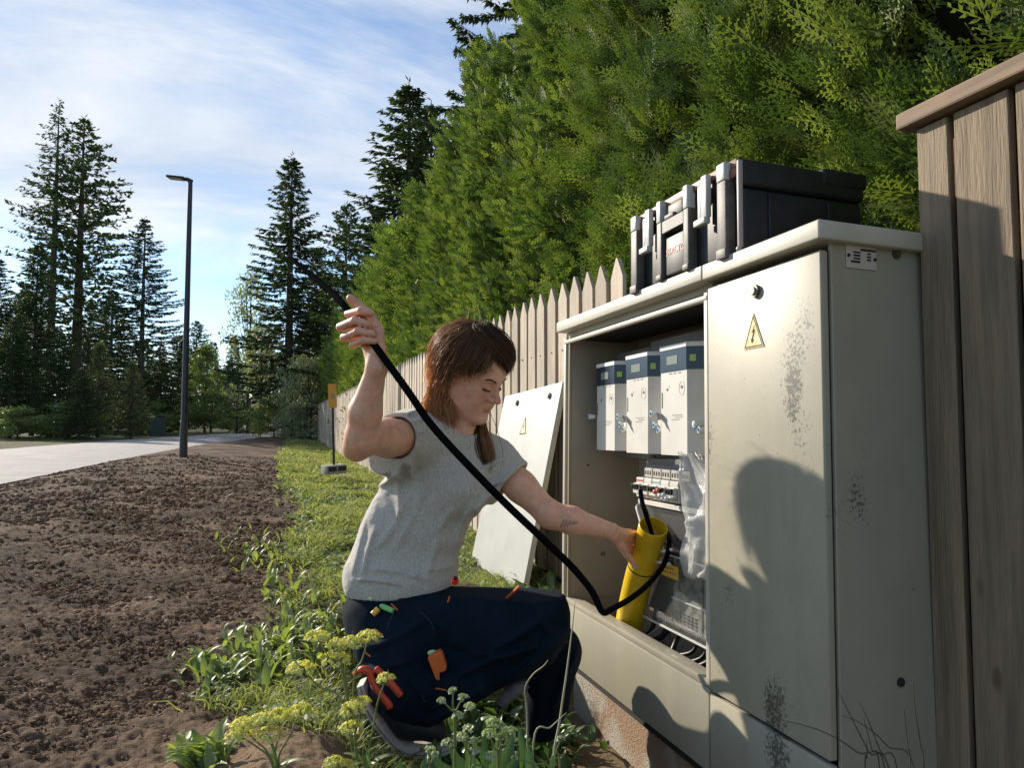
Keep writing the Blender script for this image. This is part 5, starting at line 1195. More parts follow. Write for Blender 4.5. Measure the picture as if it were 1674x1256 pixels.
def trouser_sdf(P):
    d = rcone(P, W(640, 1016, 1.93), W(880, 1008, 1.84), .104, .086)
    d = smin(d, camell(P, 640, 1000, 1.96, (.140, .085, .115), 0), .05)
    d = smin(d, rcone(P, W(868, 1046, 1.85), W(680, 1150, 1.79), .080, .060), .05)
    d = smin(d, rcone(P, W(640, 1060, 1.86), W(668, 1130, 1.78), .09, .070), .05)
    d = smin(d, rcone(P, W(720, 1070, 1.92), W(860, 1050, 1.93), .09, .09), .05)
    e = rcone(P, W(670, 1020, 2.06), W(900, 1068, 2.04), .09, .080); e = smin(e, rcone(P, W(905, 1072, 2.03), W(893, 1150, 2.05), .078, .058), .04); e = smin(e, rcone(P, W(893, 1150, 2.05), W(886, 1185, 2.06), .058, .050), .03)
    d = smin(d, e, .025)
    Q = np.c_[(P-CAM)@RT, (P-CAM)@UP, (P-CAM)@FW]; x = Q[:, 0]/Q[:, 2]*FPX+837; y = 628-Q[:, 1]/Q[:, 2]*FPX
    def fold(x0, y0, x1, y1, amp, wd, bend=0):
        dx, dy = x1-x0, y1-y0; L_ = math.hypot(dx, dy); t = ((x-x0)*dx+(y-y0)*dy)/L_**2; s = ((x-x0)*-dy+(y-y0)*dx)/L_-bend*4*t*(1-t)
        return 2.3*amp*np.exp(-(s/wd)**2)*np.exp(-np.clip(np.abs(t-.5)-.32, 0, None)**2/.02)
    w = 0
    for a in [(600, 1060, 700, 1010, .005, 6, 6), (590, 1100, 690, 1070, .005, 6, 5), (720, 1040, 850, 1080, .005, 7, 8), (800, 975, 860, 1030, .004, 6, -5), (760, 1080, 900, 1000, .008, 7, 8), (740, 1110, 880, 1060, .009, 7, -6), (820, 1120, 925, 1030, .008, 6, 6), (700, 1000, 780, 1060, .006, 8, 5), (870, 960, 900, 1040, .006, 6, 6), (930, 1090, 900, 1180, .006, 6, 2), (945, 1060, 915, 1120, .006, 5, -3), (690, 1190, 800, 1120, .007, 7, 3)]: w = w+fold(*a)
    def poly_in(q):                     # soft inside-mask of a convex outline
        m = np.full(len(x), 1e3)
        for i in range(len(q)): (x0, y0), (x1, y1) = q[i], q[(i+1) % len(q)]; L_ = math.hypot(x1-x0, y1-y0); m = np.minimum(m, ((x-x0)*-(y1-y0)+(y-y0)*(x1-x0))/L_)
        return sstep(-1.2, 1.2, m)
    front = Q[:, 2] < 1.93
    for q in ([(652, 974), (702, 1012), (716, 1064), (704, 1160), (664, 1110), (618, 1052)], [(640, 1062), (694, 1058), (740, 1072), (734, 1150), (700, 1168)], [(770, 1000), (868, 992), (884, 1060), (790, 1092)]): w = w+.0042*poly_in(q)*front
    d = d-w-.005*fbm(P*11, 3, 4)
    top = (P-W(650, 955, 1.97))@unit(UP-.02*RT); d = smax(d, top, .01)
    return d
def skin_material():
    m = bpy.data.materials.new('skin'); m.use_nodes = True; t = m.node_tree; L = t.links.new; b = t.nodes['Principled BSDF']
    a = N(t, 'ShaderNodeVertexColor', layer_name='pigment_and_glow'); tc = N(t, 'ShaderNodeTexCoord')
    n = N(t, 'ShaderNodeTexNoise', inp={'Scale': 45, 'Detail': 6, 'Roughness': .65}); L(tc.outputs['Object'], n.inputs['Vector'])
    r = N(t, 'ShaderNodeMapRange', inp={1: .3, 2: .7, 3: .80, 4: 1.14}); L(n.outputs[0], r.inputs[0])
    x = N(t, 'ShaderNodeMix', data_type='RGBA', blend_type='MULTIPLY'); x.inputs[0].default_value = 1; L(a.outputs[0], x.inputs[6]); L(r.outputs[0], x.inputs[7]); L(x.outputs[2], b.inputs['Base Color'])
    b.inputs['Roughness'].default_value = .48; b.inputs['Subsurface Weight'].default_value = .35; b.inputs['Subsurface Radius'].default_value = (1, .3, .15); b.inputs['Subsurface Scale'].default_value = .012
    n2 = N(t, 'ShaderNodeTexNoise', inp={'Scale': 420, 'Detail': 4}); L(tc.outputs['Object'], n2.inputs['Vector'])
    bp = N(t, 'ShaderNodeBump', inp={'Strength': .25, 'Distance': .0008}); L(n2.outputs[0], bp.inputs['Height']); L(bp.outputs[0], b.inputs['Normal'])
    return m
M_HAIR = mat('hair', (.100, .050, .027), .42, spec=.5, attr=(.88, .50, .27), trans=.5)  # golden tint end stands for sun shining through the hair
def build_person():
    per = empty('person', W(700, 1200, 1.85), 'woman in grey t-shirt and dark work trousers crouching, one arm raised with the cable, the other on the duct', 'person')
    per['label'] = 'crouching woman in grey t-shirt and dark trousers holding the black cable up'
    O = np.array(per.location)
    allp = np.array([W(540, 470, 1.55), W(1095, 960, 2.7), W(560, 1240, 1.6), W(980, 1240, 2.2), W(700, 520, 2.1), W(560, 460, 1.7)]); lo = allp.min(0)-.08; hi = allp.max(0)+.08
    P, F = mesh_sdf(body_sdf, (.0, 1.3, -.25), (1.50, 2.75, 1.10), .0030, 'body')
    Q = w2h(P); sk = np.tile(np.array([[.76, .415, .275]]), (len(P), 1)); inh = np.linalg.norm(Q, axis=1) < .16
    def mixc(w, c): nonlocal sk; w = np.clip(w, 0, 1)[:, None]; sk = sk*(1-w)+np.array(c)*w
    ax = np.abs(Q[:, 0])
    mixc(inh*.45*np.exp(-((ax-.036)**2/.0004+(Q[:, 2]+.026)**2/.0005))*(Q[:, 1] > .03), (.60, .23, .17))
    mixc(inh*.45*np.exp(-((ax)**2/.0003+(Q[:, 2]+.030)**2/.0002))*(Q[:, 1] > .08), (.60, .22, .16))
    la = np.minimum(sym(rcone, Q, (0, .0895, -.0595), (.021, .079, -.0635), .0042, .0018), sym(rcone, Q, (0, .0885, -.0690), (.018, .079, -.0655), .0055, .0018))
    mixc(inh*np.clip(1-(la-.0005)/.0025, 0, 1)*.8, (.45, .13, .10))
    mixc(inh*np.clip(1-sym(rcone, Q, (.019, .0885, -.0075), (.043, .0790, -.005), .0016, .0016)/.002, 0, 1)*.95, (.05, .025, .02))
    hn = np.minimum(np.linalg.norm(P-W(585, 520, 1.60), axis=1), np.linalg.norm(P-W(1040, 915, DA), axis=1)); mixc(.35*np.exp(-(hn/.07)**2), (.58, .26, .19))
    mixc(.55*np.exp(-(np.linalg.norm(P-W(573, 490, 1.61), axis=1)/.018)**2), (.60, .17, .12))  # red glow of the lit thumb tip painted into the skin colour
    # tattoo: short slanted strokes on the forearm
    q = np.c_[(P-CAM)@RT, (P-CAM)@UP, (P-CAM)@FW]; x = q[:, 0]/q[:, 2]*FPX+837; y = 628-q[:, 1]/q[:, 2]*FPX; nearf = (np.linalg.norm(P-W(928, 856, 1.93), axis=1) < .06)
    tt = 0
    for k in range(5):
        a = (917+k*5.0, 862-k*1.2); b = (922+k*5.5, 850+k*1.0); dx, dy = b[0]-a[0], b[1]-a[1]; t = np.clip(((x-a[0])*dx+(y-a[1])*dy)/(dx*dx+dy*dy), 0, 1); dd = np.hypot(x-a[0]-t*dx, y-a[1]-t*dy); tt = np.maximum(tt, np.clip(1.6-dd/1.1, 0, 1))
    mixc(nearf*tt*.75, (.10, .085, .08))
    me = raw_mesh('body', P-O, F); set_col(me, 'pigment_and_glow', sk); o = link('body', me, skin_material(), per, True)
    tee = bpy.data.materials.new('heather_cotton'); tee.use_nodes = True; t = tee.node_tree; L = t.links.new; b = t.nodes['Principled BSDF']; b.inputs['Roughness'].default_value = .95; b.inputs['Specular IOR Level'].default_value = .1; b.inputs['Sheen Weight'].default_value = .25
    tc = N(t, 'ShaderNodeTexCoord'); n = N(t, 'ShaderNodeTexNoise', inp={'Scale': 330, 'Detail': 4, 'Roughness': .8}); mp = N(t, 'ShaderNodeMapping'); mp.inputs['Scale'].default_value = (1, 1, .35); L(tc.outputs['Object'], mp.inputs[0]); L(mp.outputs[0], n.inputs['Vector'])
    r = N(t, 'ShaderNodeMapRange', inp={1: .32, 2: .68}); L(n.outputs[0], r.inputs[0]); x_ = N(t, 'ShaderNodeMix', data_type='RGBA'); x_.inputs[6].default_value = (.31, .29, .255, 1); x_.inputs[7].default_value = (.62, .585, .525, 1); L(r.outputs[0], x_.inputs[0]); L(x_.outputs[2], b.inputs['Base Color'])
    bp = N(t, 'ShaderNodeBump', inp={'Strength': .3, 'Distance': .001}); L(n.outputs[0], bp.inputs['Height']); L(bp.outputs[0], b.inputs['Normal'])
    P, F = mesh_sdf(shirt_sdf, (.0, 1.45, .15), (.95, 2.45, .98), .0036, 't'); link('t_shirt', raw_mesh('t_shirt', P-O, F), tee, per, True)
    tr = mat('navy_work_cloth', (.0036, .0090, .0170), .9, col2=(.0060, .0150, .026), vscale=7, bump=.06, bscale=260, spec=.12)
    P, F = mesh_sdf(trouser_sdf, (.0, 1.3, -.35), (1.15, 2.45, .50), .0048, 'tr'); tro = link('trousers', raw_mesh('trousers', P-O, F), tr, per, True)
    # eyebrows and lashes
    mb = MB(); r_ = random.Random(2)
    for sx in (1, -1):
        for k in range(70):
            u = r_.random(); c = np.array([sx*(.014+.033*u), 1*.0962-.0140*u, .0185+.0065*math.sin(u*2.4)+r_.uniform(-.002, .002)]); d = np.array([sx*.0055, -.001, .0030-.0045*u])
            mb.tube([h2w(c)-O, h2w(c+d)-O], [.0007, .0003], 3, False)
        for k in range(26):
            u = k/25; c = np.array([sx*(.020+.022*u), .0872-.0085*u, -.0070+.002*u]); mb.tube([h2w(c)-O, h2w(c+np.array([sx*.001*u, .0045, -.0035]))-O], [.0009, .0004], 3, False)
    mb.build('eyebrows', mat('brow_hair', (.05, .025, .015), .5), per)['kind'] = 'stuff'
    # nails
    mb = MB()
    def nail(a, b, up, r):
        d = unit(np.asarray(b)-np.asarray(a)); up = unit(up-d*(up@d)); s = np.cross(d, up); vs = []
        for i in range(5):
            for j in range(5): u = (i/4-.5)*2; v = (j/4-.5)*2; vs.append(np.asarray(b)+d*(u*r*.75+.002)+s*v*r*.72+up*(r*1.05-.22*r*v*v-.12*r*max(u, 0)**2)-O)
        mb.add(vs, [[i*5+j, i*5+j+1, (i+1)*5+j+1, (i+1)*5+j] for i in range(4) for j in range(4)])
    for f in FL: nail(f[0][2], f[0][3], (RT*.7+UP*.1+TW*.6), f[1][3])
    nail(TH_L[0][2], TH_L[0][3], TW*.6+UP*.2-RT*.6, TH_L[1][3]); nail(TH_R[0][3], TH_R[0][4], -TW, TH_R[1][4])
    mb.build('nails', mat('nail', (.66, .42, .35), .25), per, True)
    build_hair(per, O)
    return per, tro, O
def build_hair(per, O):
    def cap(P):
        Q = w2h(P); d = ell(Q, (0, -.022, .034), (.086, .104, .098)); d = smin(d, ell(Q, (0, -.060, -.020), (.070, .060, .085)), .05)
        # face opening: hair only above a slanting hairline, further down at the sides and back
        line = Q[:, 2]-(.060+.0*Q[:, 0]) ; front = Q[:, 1]-(-.012+.55*np.clip(Q[:, 2]-.0, -.1, .2)*1.0)
        cut = np.minimum(-line, front); d = smax(d, cut, .012)
        d = smax(d, -(Q[:, 2]+.098), .01)
        return d+.006-.0015*fbm(Q*[[60, 60, 22]], 2, 3)
    c = HC; P, F = mesh_sdf(cap, c-.17, c+.17, .003, 'cap'); me = raw_mesh('hair', P-O, F); set_attr(me, 'tint', np.zeros(len(P)))
    h = link('hair', me, M_HAIR, per, True)
    rg = np.random.default_rng(8); n_seg = 13; strands = []; tint = []
    down = w2h(HC+np.array([[0, 0, -1.]]))[0]; down = down/np.linalg.norm(down)
    def surf(al, be, e): return np.array([(.086+e)*math.sin(be)*math.sin(al), -.022+(.104+e)*math.sin(be)*math.cos(al), .036+(.098+e)*math.cos(be)])
    # al: 0 = over the forehead, positive toward the near (camera) side; 180 = back
    for k in range(5600):
        e = rg.uniform(.001, .013)+.012*(rg.random() < .05); kind = rg.random()
        if kind < .42:                   # fringe swept to the far side
            q0 = rg.random(); a0 = R(-30+125*q0+rg.normal(0, 4)); a1 = R(-70+54*q0+rg.normal(0, 4)); b0 = R(rg.uniform(2, 22)); b1 = R(94-24*q0+rg.normal(0, 5)+(rg.uniform(0, 12) if rg.random() < .15 else 0))
            pts = [surf(a0+(a1-a0)*u**1.5, b0+(b1-b0)*u, e*(1-u*.2)+.012*math.sin(u*2.8)) for u in np.linspace(0, 1, n_seg)]
            ti = rg.uniform(0, .18)
        else:
            a0 = R(rg.uniform(20, 312)); b0 = R(rg.uniform(0, 24)); nearside = a0 < math.pi
            a1 = a0+R(rg.uniform(2, 34))*(1 if nearside else -1)*(1 if abs(math.degrees(a0)-180) > 30 else .3)
            b1 = R(rg.uniform(88, 122)); a1d = math.degrees(a1); temple = a1d < 78
            if temple: b1 = R(70+(a1d-20)*.48+rg.normal(0, 3.5))
            ns = int(n_seg*.62)
            pts = [surf(a0+(a1-a0)*u, b0+(b1-b0)*u, e*(.6+.6*u)) for u in np.linspace(0, 1, ns)]
            L_ = rg.uniform(.005, .085)*(1.45 if rg.random() < .25 else 1)*(.25 if temple else 1); m_ = n_seg-ns; p = pts[-1].copy(); tan = unit(pts[-1]-pts[-2]); ph = rg.uniform(0, 6.28); out = unit(np.array([p[0], p[1]+.02, 0]))
            for q in range(1, m_+1):
                u = q/m_; dirn = unit(tan*(1-u)+down*(.25+u)); p = p+dirn*L_/m_+out*.006*math.sin(ph+u*9)*1.0+rg.normal(0, .0036, 3); pts.append(p.copy())
            back = max(0, -math.cos(a1))
            ti = np.clip(rg.uniform(.1, .8)**1.2+.55*back, 0, 1)*1.0  # back strands and ends paler: backlight put into the hair colour
        strands.append(np.array(pts)); tint.append((ti, kind >= .42))
    # flyaways
    for k in range(60):
        a0 = R(rg.uniform(60, 300)); b0 = R(rg.uniform(10, 80)); p = surf(a0, b0, .004); d = unit(surf(a0, b0+.3, .02)-p+rg.normal(0, .02, 3)); o = unit(p-np.array([0, -.02, .03])); pts = [p]
        for q in range(n_seg-1): d = unit(d+o*.05+down*.12+rg.normal(0, .10, 3)); pts.append(pts[-1]+d*.0055)
        strands.append(np.array(pts)); tint.append((.7, True))
    S_ = np.array(strands)@HM+HC
    extra = []; et = []
    # tail of hair in front of the far shoulder, and the loose mass at the near side of the neck
    for k in range(1500):
        u0, v0 = rg.normal(0, 1, 2)*.38; a = W(776+u0*16, 676+v0*4, 2.03+v0*.02); b = W(775+u0*25, 712, 1.97+v0*.02); c = W(781+u0*27+rg.normal(0, 2), 745, 1.955+v0*.016); e = W(790+u0*17+rg.normal(0, 3.5), 768+rg.uniform(-16, 13), 1.95+v0*.012)
        extra.append(catmull([a, b, c, e], 4)); et.append(rg.uniform(0, .15)+(.35 if u0 > .42 else 0))
    for k in range(1700):
        u0, v0 = np.clip(rg.normal(0, 1, 2), -2, 2)*.5; a = W(742+u0*24, 600+v0*14, 1.94-.02*v0); b = W(722+u0*22, 640+rg.uniform(-8, 8), 1.935+v0*.03); c = W(716+u0*20+rg.normal(0, 4), 668+rg.normal(0, 7), 1.93+v0*.03); e = W(722+u0*24+rg.normal(0, 7), 690+rg.normal(0, 13), 1.925+v0*.03)
        st = np.array(catmull([a, b, c, e], 4)); st[4:] += rg.normal(0, .0022, (len(st)-4, 3)); extra.append(st); et.append(rg.uniform(.35, 1))  # near locks coloured golden, as if sunlight came through them
    X = np.array(extra); k = 3
    def ribbons(S_, tints, name, r0):
        n, m, _ = S_.shape; T = np.gradient(S_, axis=1); T = unit(T); A = unit(np.cross(T, np.array([[[.3, .5, .8]]]))); B = np.cross(T, A); rr = r0*(1-np.linspace(0, 1, m)**3*.75)
        V = []
        for q in range(k): a = 2*math.pi*q/k; V.append(S_+(A*math.cos(a)+B*math.sin(a))*rr[None, :, None])
        V = np.stack(V, 2).reshape(-1, 3)-O; base = (np.arange(n)*m*k)[:, None, None]; i = np.arange(m-1)[None, :, None]*k; q = np.arange(k)[None, None]
        F = np.stack([base+i+q, base+i+(q+1) % k, base+i+k+(q+1) % k, base+i+k+q], -1).reshape(-1, 4)
        me = raw_mesh(name, V, F); set_attr(me, 'tint', np.repeat(tints, k)); link(name, me, M_HAIR, h, True)
    u = np.linspace(0, 1, S_.shape[1]); tn = np.array([(ti*.3+ti*.9*u**1.5 if long else np.full_like(u, ti)) for ti, long in tint]).ravel()
    ribbons(S_, np.clip(tn, 0, 1), 'hair_strands', .00085)
    ribbons(X, np.repeat(et, X.shape[1]), 'loose_locks', .0009)
PER, TROU, PO = build_person()
def on_trousers(px, py, dd=.0):         # where the line of sight through this pixel meets the cloth
    t = np.linspace(1.5, 2.2, 700); pts = np.array([W(px, py, a) for a in t]); s = trouser_sdf(pts); i = np.argmax(s < 0); return pts[i]+(-FW)*dd
def on_body_obj(): pass
def build_trouser_bits():
    org = mat('orange_cloth', (.62, .13, .035), .6)
    def strip(name, a, b, r, m, lift=.0012, parent=TROU):
        A, B = on_trousers(*a, lift), on_trousers(*b, lift); n_ = 5; pts = [on_trousers(a[0]+(b[0]-a[0])*k/(n_-1), a[1]+(b[1]-a[1])*k/(n_-1), lift)-PO for k in range(n_)]
        mb = MB(); mb.tube(pts, r, 6); return mb.build(name, m, parent, True, 50)
    for a, b, r in [((732, 985), (735, 976), .0025), ((640, 988), (650, 998), .0025), ((612, 1029), (624, 1037), .0025), ((596, 1066), (606, 1074), .002), ((712, 1126), (730, 1129), .002)]: strip('orange_tab', a, b, r, org)
    seam = mat('seam', (.05, .065, .075), .8)
    for pts in ([(585, 1035), (650, 975), (655, 975), (700, 1012), (710, 1035), (710, 1060)], [(620, 1060), (640, 1010), (655, 976)], [(675, 1100), (690, 1140), (708, 1165)], [(893, 1083), (915, 1060), (934, 1045)]):
        Q = [on_trousers(px, py, .0004)-PO for px, py in pts]; mb = MB(); mb.tube(catmull(Q, 5), .0007, 5); mb.build('seam', seam, TROU, True)
    # knee and holster pockets
    # shoe with pale sole
    dark = mat('shoe_leather', (.014, .016, .02), .6); sole = mat('shoe_sole', (.60, .57, .50), .7, col2=(.45, .42, .36), vscale=30)
    def shoe_s(P):
        d = rcone(P, W(628, 1132, 1.77), W(668, 1180, 1.76), .042, .038); d = smin(d, rcone(P, W(668, 1180, 1.76), W(712, 1196, 1.76), .036, .028), .03); return d
    c = W(660, 1165, 1.77); P, F = mesh_sdf(shoe_s, c-.17, c+.17, .004, 'shoe'); s = link('shoe', raw_mesh('shoe', P-PO, F), dark, PER, True)
    path = catmull([W(592, 1116, 1.765), W(607, 1155, 1.76), (W(641, 1200, 1.755)), W(668, 1219, 1.755), W(712, 1223, 1.755), W(745, 1214, 1.76)], 8); mb = MB(); m_ = len(path); vs = []
    for i, p in enumerate(path):
        t = unit(path[min(i+1, m_-1)]-path[max(i-1, 0)]); nn = unit(np.cross(t, FW)); w = .040*(math.sin(math.pi*(.08+.84*i/(m_-1)))**.35); hth = .0085
        for (a, b) in ((-1, -1), (-.8, -1.15), (.8, -1.15), (1, -1), (1, 1), (-1, 1)): vs.append(p+FW*(a*w)+nn*b*hth-PO)
    fs = [[i*6+k, i*6+(k+1) % 6, (i+1)*6+(k+1) % 6, (i+1)*6+k] for i in range(m_-1) for k in range(6)]+[[0, 1, 2, 3, 4, 5], [(m_-1)*6+k for k in range(6)][::-1]]
    mb.add(vs, fs); mb.build('sole', sole, s, True, 40)
    mb = MB(); mb.tube([p+unit(np.cross(unit(path[min(i+1, m_-1)]-path[max(i-1, 0)]), FW))*-.0 - FW*.0415*(math.sin(math.pi*(.08+.84*i/(m_-1)))**.35)-PO for i, p in enumerate(path)], .0012, 5); mb.build('sole_groove', mat('groove', (.16, .15, .14), .8), s, True)
    mb = MB(); mb.tube(catmull([W(818, 1150, 1.93)-PO, W(838, 1130, 1.925)-PO, W(862, 1117, 1.93)-PO], 6), [.016, .020, .014], 12)
    s2 = mb.build('shoe', mat('shoe_grey', (.22, .20, .22), .7, col2=(.14, .13, .15), vscale=30), PER, True, 50)
    # tools in the pockets: things of their own
    def prismpx(name, poly, d0, th, m, label=None, cat='tool', parent=None, sub=None):
        c = on_trousers(sum(p[0] for p in poly)/len(poly), sum(p[1] for p in poly)/len(poly), d0); dep = (c-CAM)@FW
        P_ = [W(x, y, dep) for x, y in poly]; n_ = len(P_); base = c if parent is None else np.array(parent.location)
        mb = MB(); mb.add([p-base for p in P_]+[p+FW*th-base for p in P_], [list(range(n_)), [n_+i for i in range(n_)][::-1]]+[[i, n_+i, n_+(i+1) % n_, (i+1) % n_] for i in range(n_)])
        bm = bmesh.new()
        o = mb.build(name, m, parent, False)
        if parent is None: o.location = c; tag(o, label, cat)
        md = o.modifiers.new('soft', 'BEVEL'); md.width = .0015; md.segments = 2; bm.free(); return o
    ot = mat('tool_orange', (.70, .16, .03), .42); gn = mat('tool_green', (.20, .58, .20), .45); lg = mat('tool_pale_green', (.48, .72, .38), .5); yl = mat('tool_yellow', (.85, .50, .06), .45); rd = mat('tool_red', (.62, .07, .025), .4)
    k = on_trousers(712, 1090, .004); e = empty('orange_knife', k, 'orange handled knife with a pale green cap in the thigh pocket', 'knife')
    prismpx('handle', [(699, 1077), (718, 1066), (723, 1070), (730, 1092), (728, 1098), (718, 1101), (719, 1128), (716, 1122)], .026, .022, ot, parent=e)
    mb = MB(); cc = on_trousers(709, 1064, .018)-k; M_ = Matrix(((RT[0], UP[0], TW[0], cc[0]), (RT[1], UP[1], TW[1], cc[1]), (RT[2], UP[2], TW[2], cc[2]), (0, 0, 0, 1)))
    mb.sphere((0, 0, 0), (.0145, .0085, .006), M=M_, u=16, w=8); mb.build('cap', lg, e, True)
    def stub(name, a, b, r, m, lab, cat, m2=None):
        A = on_trousers(*a, .012); B = on_trousers(*b, .006); o = empty(name, A, lab, cat); mb = MB(); mb.tube([np.zeros(3), (B-A)*.3, (B-A)], [r*.9, r, r*.92], 14); mb.build('grip', m, o, True, 40)
        mb = MB(); t = unit(A-B); mb.tube([t*.0005, t*.004], [r*.6, r*.5], 12); mb.build('end_cap', m2 or M_BLK, o, True, 40)
    stub('screwdriver', (625, 989), (643, 998), .0075, gn, 'green handled screwdriver, the larger green tip in the hip pocket', 'screwdriver', lg)
    stub('marker_pen', (603, 974), (610, 979), .0065, lg, 'small pale green pen top at the belt of the trousers', 'pen')
    stub('screwdriver', (620, 993), (610, 1004), .0085, yl, 'short yellow handled screwdriver beside the green one', 'screwdriver')
    stub('red_clip', (745, 944), (744, 952), .008, mat('clip_red', (.75, .03, .02), .3), 'small bright red clip hanging at the front of the t-shirt hem', 'clip')
    # orange marker stick across the knee
    a, b = on_trousers(850, 957, .006), on_trousers(828, 978, .004); mb = MB(); mb.tube([np.zeros(3), b-a], [.0035, .003], 8); o = mb.build('orange_stick', org, None, True, 40); o.location = a; tag(o, 'thin orange plastic stick tucked in the thigh pocket near the knee', 'stick')
    # pliers
    A = on_trousers(606, 1108, .016); e = empty('pliers', A, 'red handled pliers sticking out of the back pocket above the shoe', 'pliers')
    mb = MB(); mb.tube(catmull([W(578, 1103, 1.70)-A, W(592, 1096, 1.69)-A, W(604, 1100, 1.69)-A, W(612, 1122, 1.685)-A, W(634, 1150, 1.68)-A, W(638, 1158, 1.68)-A], 6), [.004, .010, .0085, .007, .0085, .008], 12); mb.build('handle', rd, e, True)
    mb = MB(); mb.tube(catmull([W(614, 1094, 1.70)-A, W(630, 1108, 1.69)-A, W(648, 1128, 1.685)-A, W(655, 1138, 1.685)-A], 6), [.008, .009, .0085, .008], 12); mb.build('handle', rd, e, True)
build_trouser_bits()

# ================================================================ FOREGROUND PLANTS (in metres)
def gz(x, y):
    return float(CAM[2]+(ground_z(x/SC, y/SC)-CAM[2])*SC)
def foot(px, py, d):                    # a ground point below this line of sight
    p = W(px, py, d); return np.array([p[0], p[1], gz(p[0], p[1])])
M_STEM = mat('plant_stem', (.16, .22, .06), .6, col2=(.22, .24, .09), vscale=20, trans=.2)
M_FLO = mat('yellow_floret', (.80, .70, .20), .6, col2=(.70, .66, .22), vscale=60, trans=.35, attr=(.60, .60, .20))
M_WHT = mat('white_floret', (.55, .56, .48), .6, col2=(.40, .45, .30), vscale=60, trans=.3, attr=(.34, .40, .22))
M_DLF = mat('broad_leaf', (.055, .115, .030), .38, col2=(.085, .16, .045), vscale=12, trans=.25, attr=(.12, .19, .07), spec=.5, bump=.08, bscale=60)
M_LLF = mat('light_leaf', (.15, .22, .07), .45, col2=(.22, .28, .11), vscale=12, trans=.4, attr=(.30, .34, .15), spec=.4)
M_DRY = mat('dry_stalk', (.42, .38, .26), .7, col2=(.30, .27, .17), vscale=30)
rp = np.random.default_rng(21)
def stems(mb, lines, r=.0016):
    for L_ in lines: mb.tube(catmull(L_, 5), [r*1.5, r, r*.7], 6)
def leaf_mesh(base, tip, width, lobes=0, curl=.15, seed=0, up=None):
    rg = np.random.default_rng(seed); base = np.asarray(base); tip = np.asarray(tip); d = tip-base; L_ = np.linalg.norm(d); d = d/L_
    up = np.array([0, 0, 1.]) if up is None else up; s = unit(np.cross(d, up)); n_ = np.cross(s, d); n = 18; V = []; F = []
    for i in range(n+1):
        t = i/n; w = width*math.sin(math.pi*min(1, t**.75*.97+.03))**.8
        if lobes: w *= .62+.38*abs(math.sin(t*lobes*math.pi+rg.uniform(-.2, .2)))*(1.15 if t < .8 else 1)
        c = base+d*L_*t+n_*(curl*L_*4*t*(1-t)*.5)-np.array([0, 0, .12*L_*t*t])
        rip = .06*width*math.sin(t*19+seed)
        V += [c-s*w+n_*(w*.28+rip), c-s*w*.5+n_*w*.08, c, c+s*w*.5+n_*w*.08, c+s*w+n_*(w*.28-rip)]
    for i in range(n):
        for j in range(4): a = i*5+j; F.append([a, a+1, a+6, a+5])
    return V, F
def cluster_cards(c, r, n, size):       # florets: crossed little petals
    V = []; F = []; T = []
    for i in range(n):
        d = unit(rp.normal(size=3)); d[2] = abs(d[2])*.8-.15; p = c+d*r*rp.uniform(.45, 1)**.5*np.array([1, 1, .75]); tt = rp.random()
        up = unit(d+np.array([0, 0, .5])); a = unit(np.cross(up, rp.normal(size=3))); b = np.cross(up, a); s = size*rp.uniform(.7, 1.25)
        for k in range(4):
            an = k*math.pi/2; e = a*math.cos(an)+b*math.sin(an); f = -a*math.sin(an)+b*math.cos(an); m = len(V)
            V += [p, p+e*s*.6+f*s*.42+up*s*.25, p+e*s*1.05+up*s*.35, p+e*s*.6-f*s*.42+up*s*.25]; F.append([m, m+1, m+2, m+3]); T += [tt]*4
        m = len(V); V += [p-up*s*1.0+a*s*.3, p-up*s*1.0-a*s*.3, p-a*s*.3, p+a*s*.3]; F.append([m, m+1, m+2, m+3]); T += [tt]*4
        m = len(V); V += [p-up*s*1.0+b*s*.3, p-up*s*1.0-b*s*.3, p-b*s*.3, p+b*s*.3]; F.append([m, m+1, m+2, m+3]); T += [tt]*4
    return V, F, T
def flower_plant(root_px, d, heads, label, m=M_FLO, group=None, leaves=4, cr=.020, fs=.0042, n=46, name='wild_flower'):
    base = foot(*root_px, d); e = empty(name, base, label, 'wild plant', group); sb = MB(); forks = []
    r0 = W(root_px[0], root_px[1], d)
    for (hx, hy, dd, jx, jy) in heads:
        h = W(hx, hy, dd); j = W(jx, jy, (d+dd)/2)
        sb.tube(catmull([base-base, (r0-base)*.6+(j-base)*.0 if r0[2] > base[2] else (j-base)*.4, j-base, (j+h)/2-base+rp.normal(0, .003, 3), h-base], 5), [.0026, .002, .0016, .0012], 6)
        V, F, T = cluster_cards(h-base, cr*rp.uniform(.8, 1.2), n, fs); me = raw_mesh('flower_head', V, F); set_attr(me, 'tint', T); link('flower_head', me, m, e)
        for k in range(7):             # little stalks under each head
            q = h+unit(rp.normal(size=3)+[0, 0, .5])*cr*.8; sb.tube([h-base-(h-j)*.12, q-base], .0006, 4, False)
    sb.build('stem', M_STEM, e, True)
    for k in range(leaves):
        a = rp.uniform(0, 6.28); t = rp.uniform(.15, .6); j = W(heads[0][3], heads[0][4], d)-base; p0 = j*t; V, F = leaf_mesh(p0, p0+np.array([math.cos(a), math.sin(a), .5])*rp.uniform(.035, .06), rp.uniform(.005, .009), 0, .2, k)
        me = raw_mesh('leaf', V, F); set_attr(me, 'tint', [rp.random()]*len(V)); link('leaf', me, M_LLF, e, True)
    return e
GY = 'yellow wild flowers in the foreground'
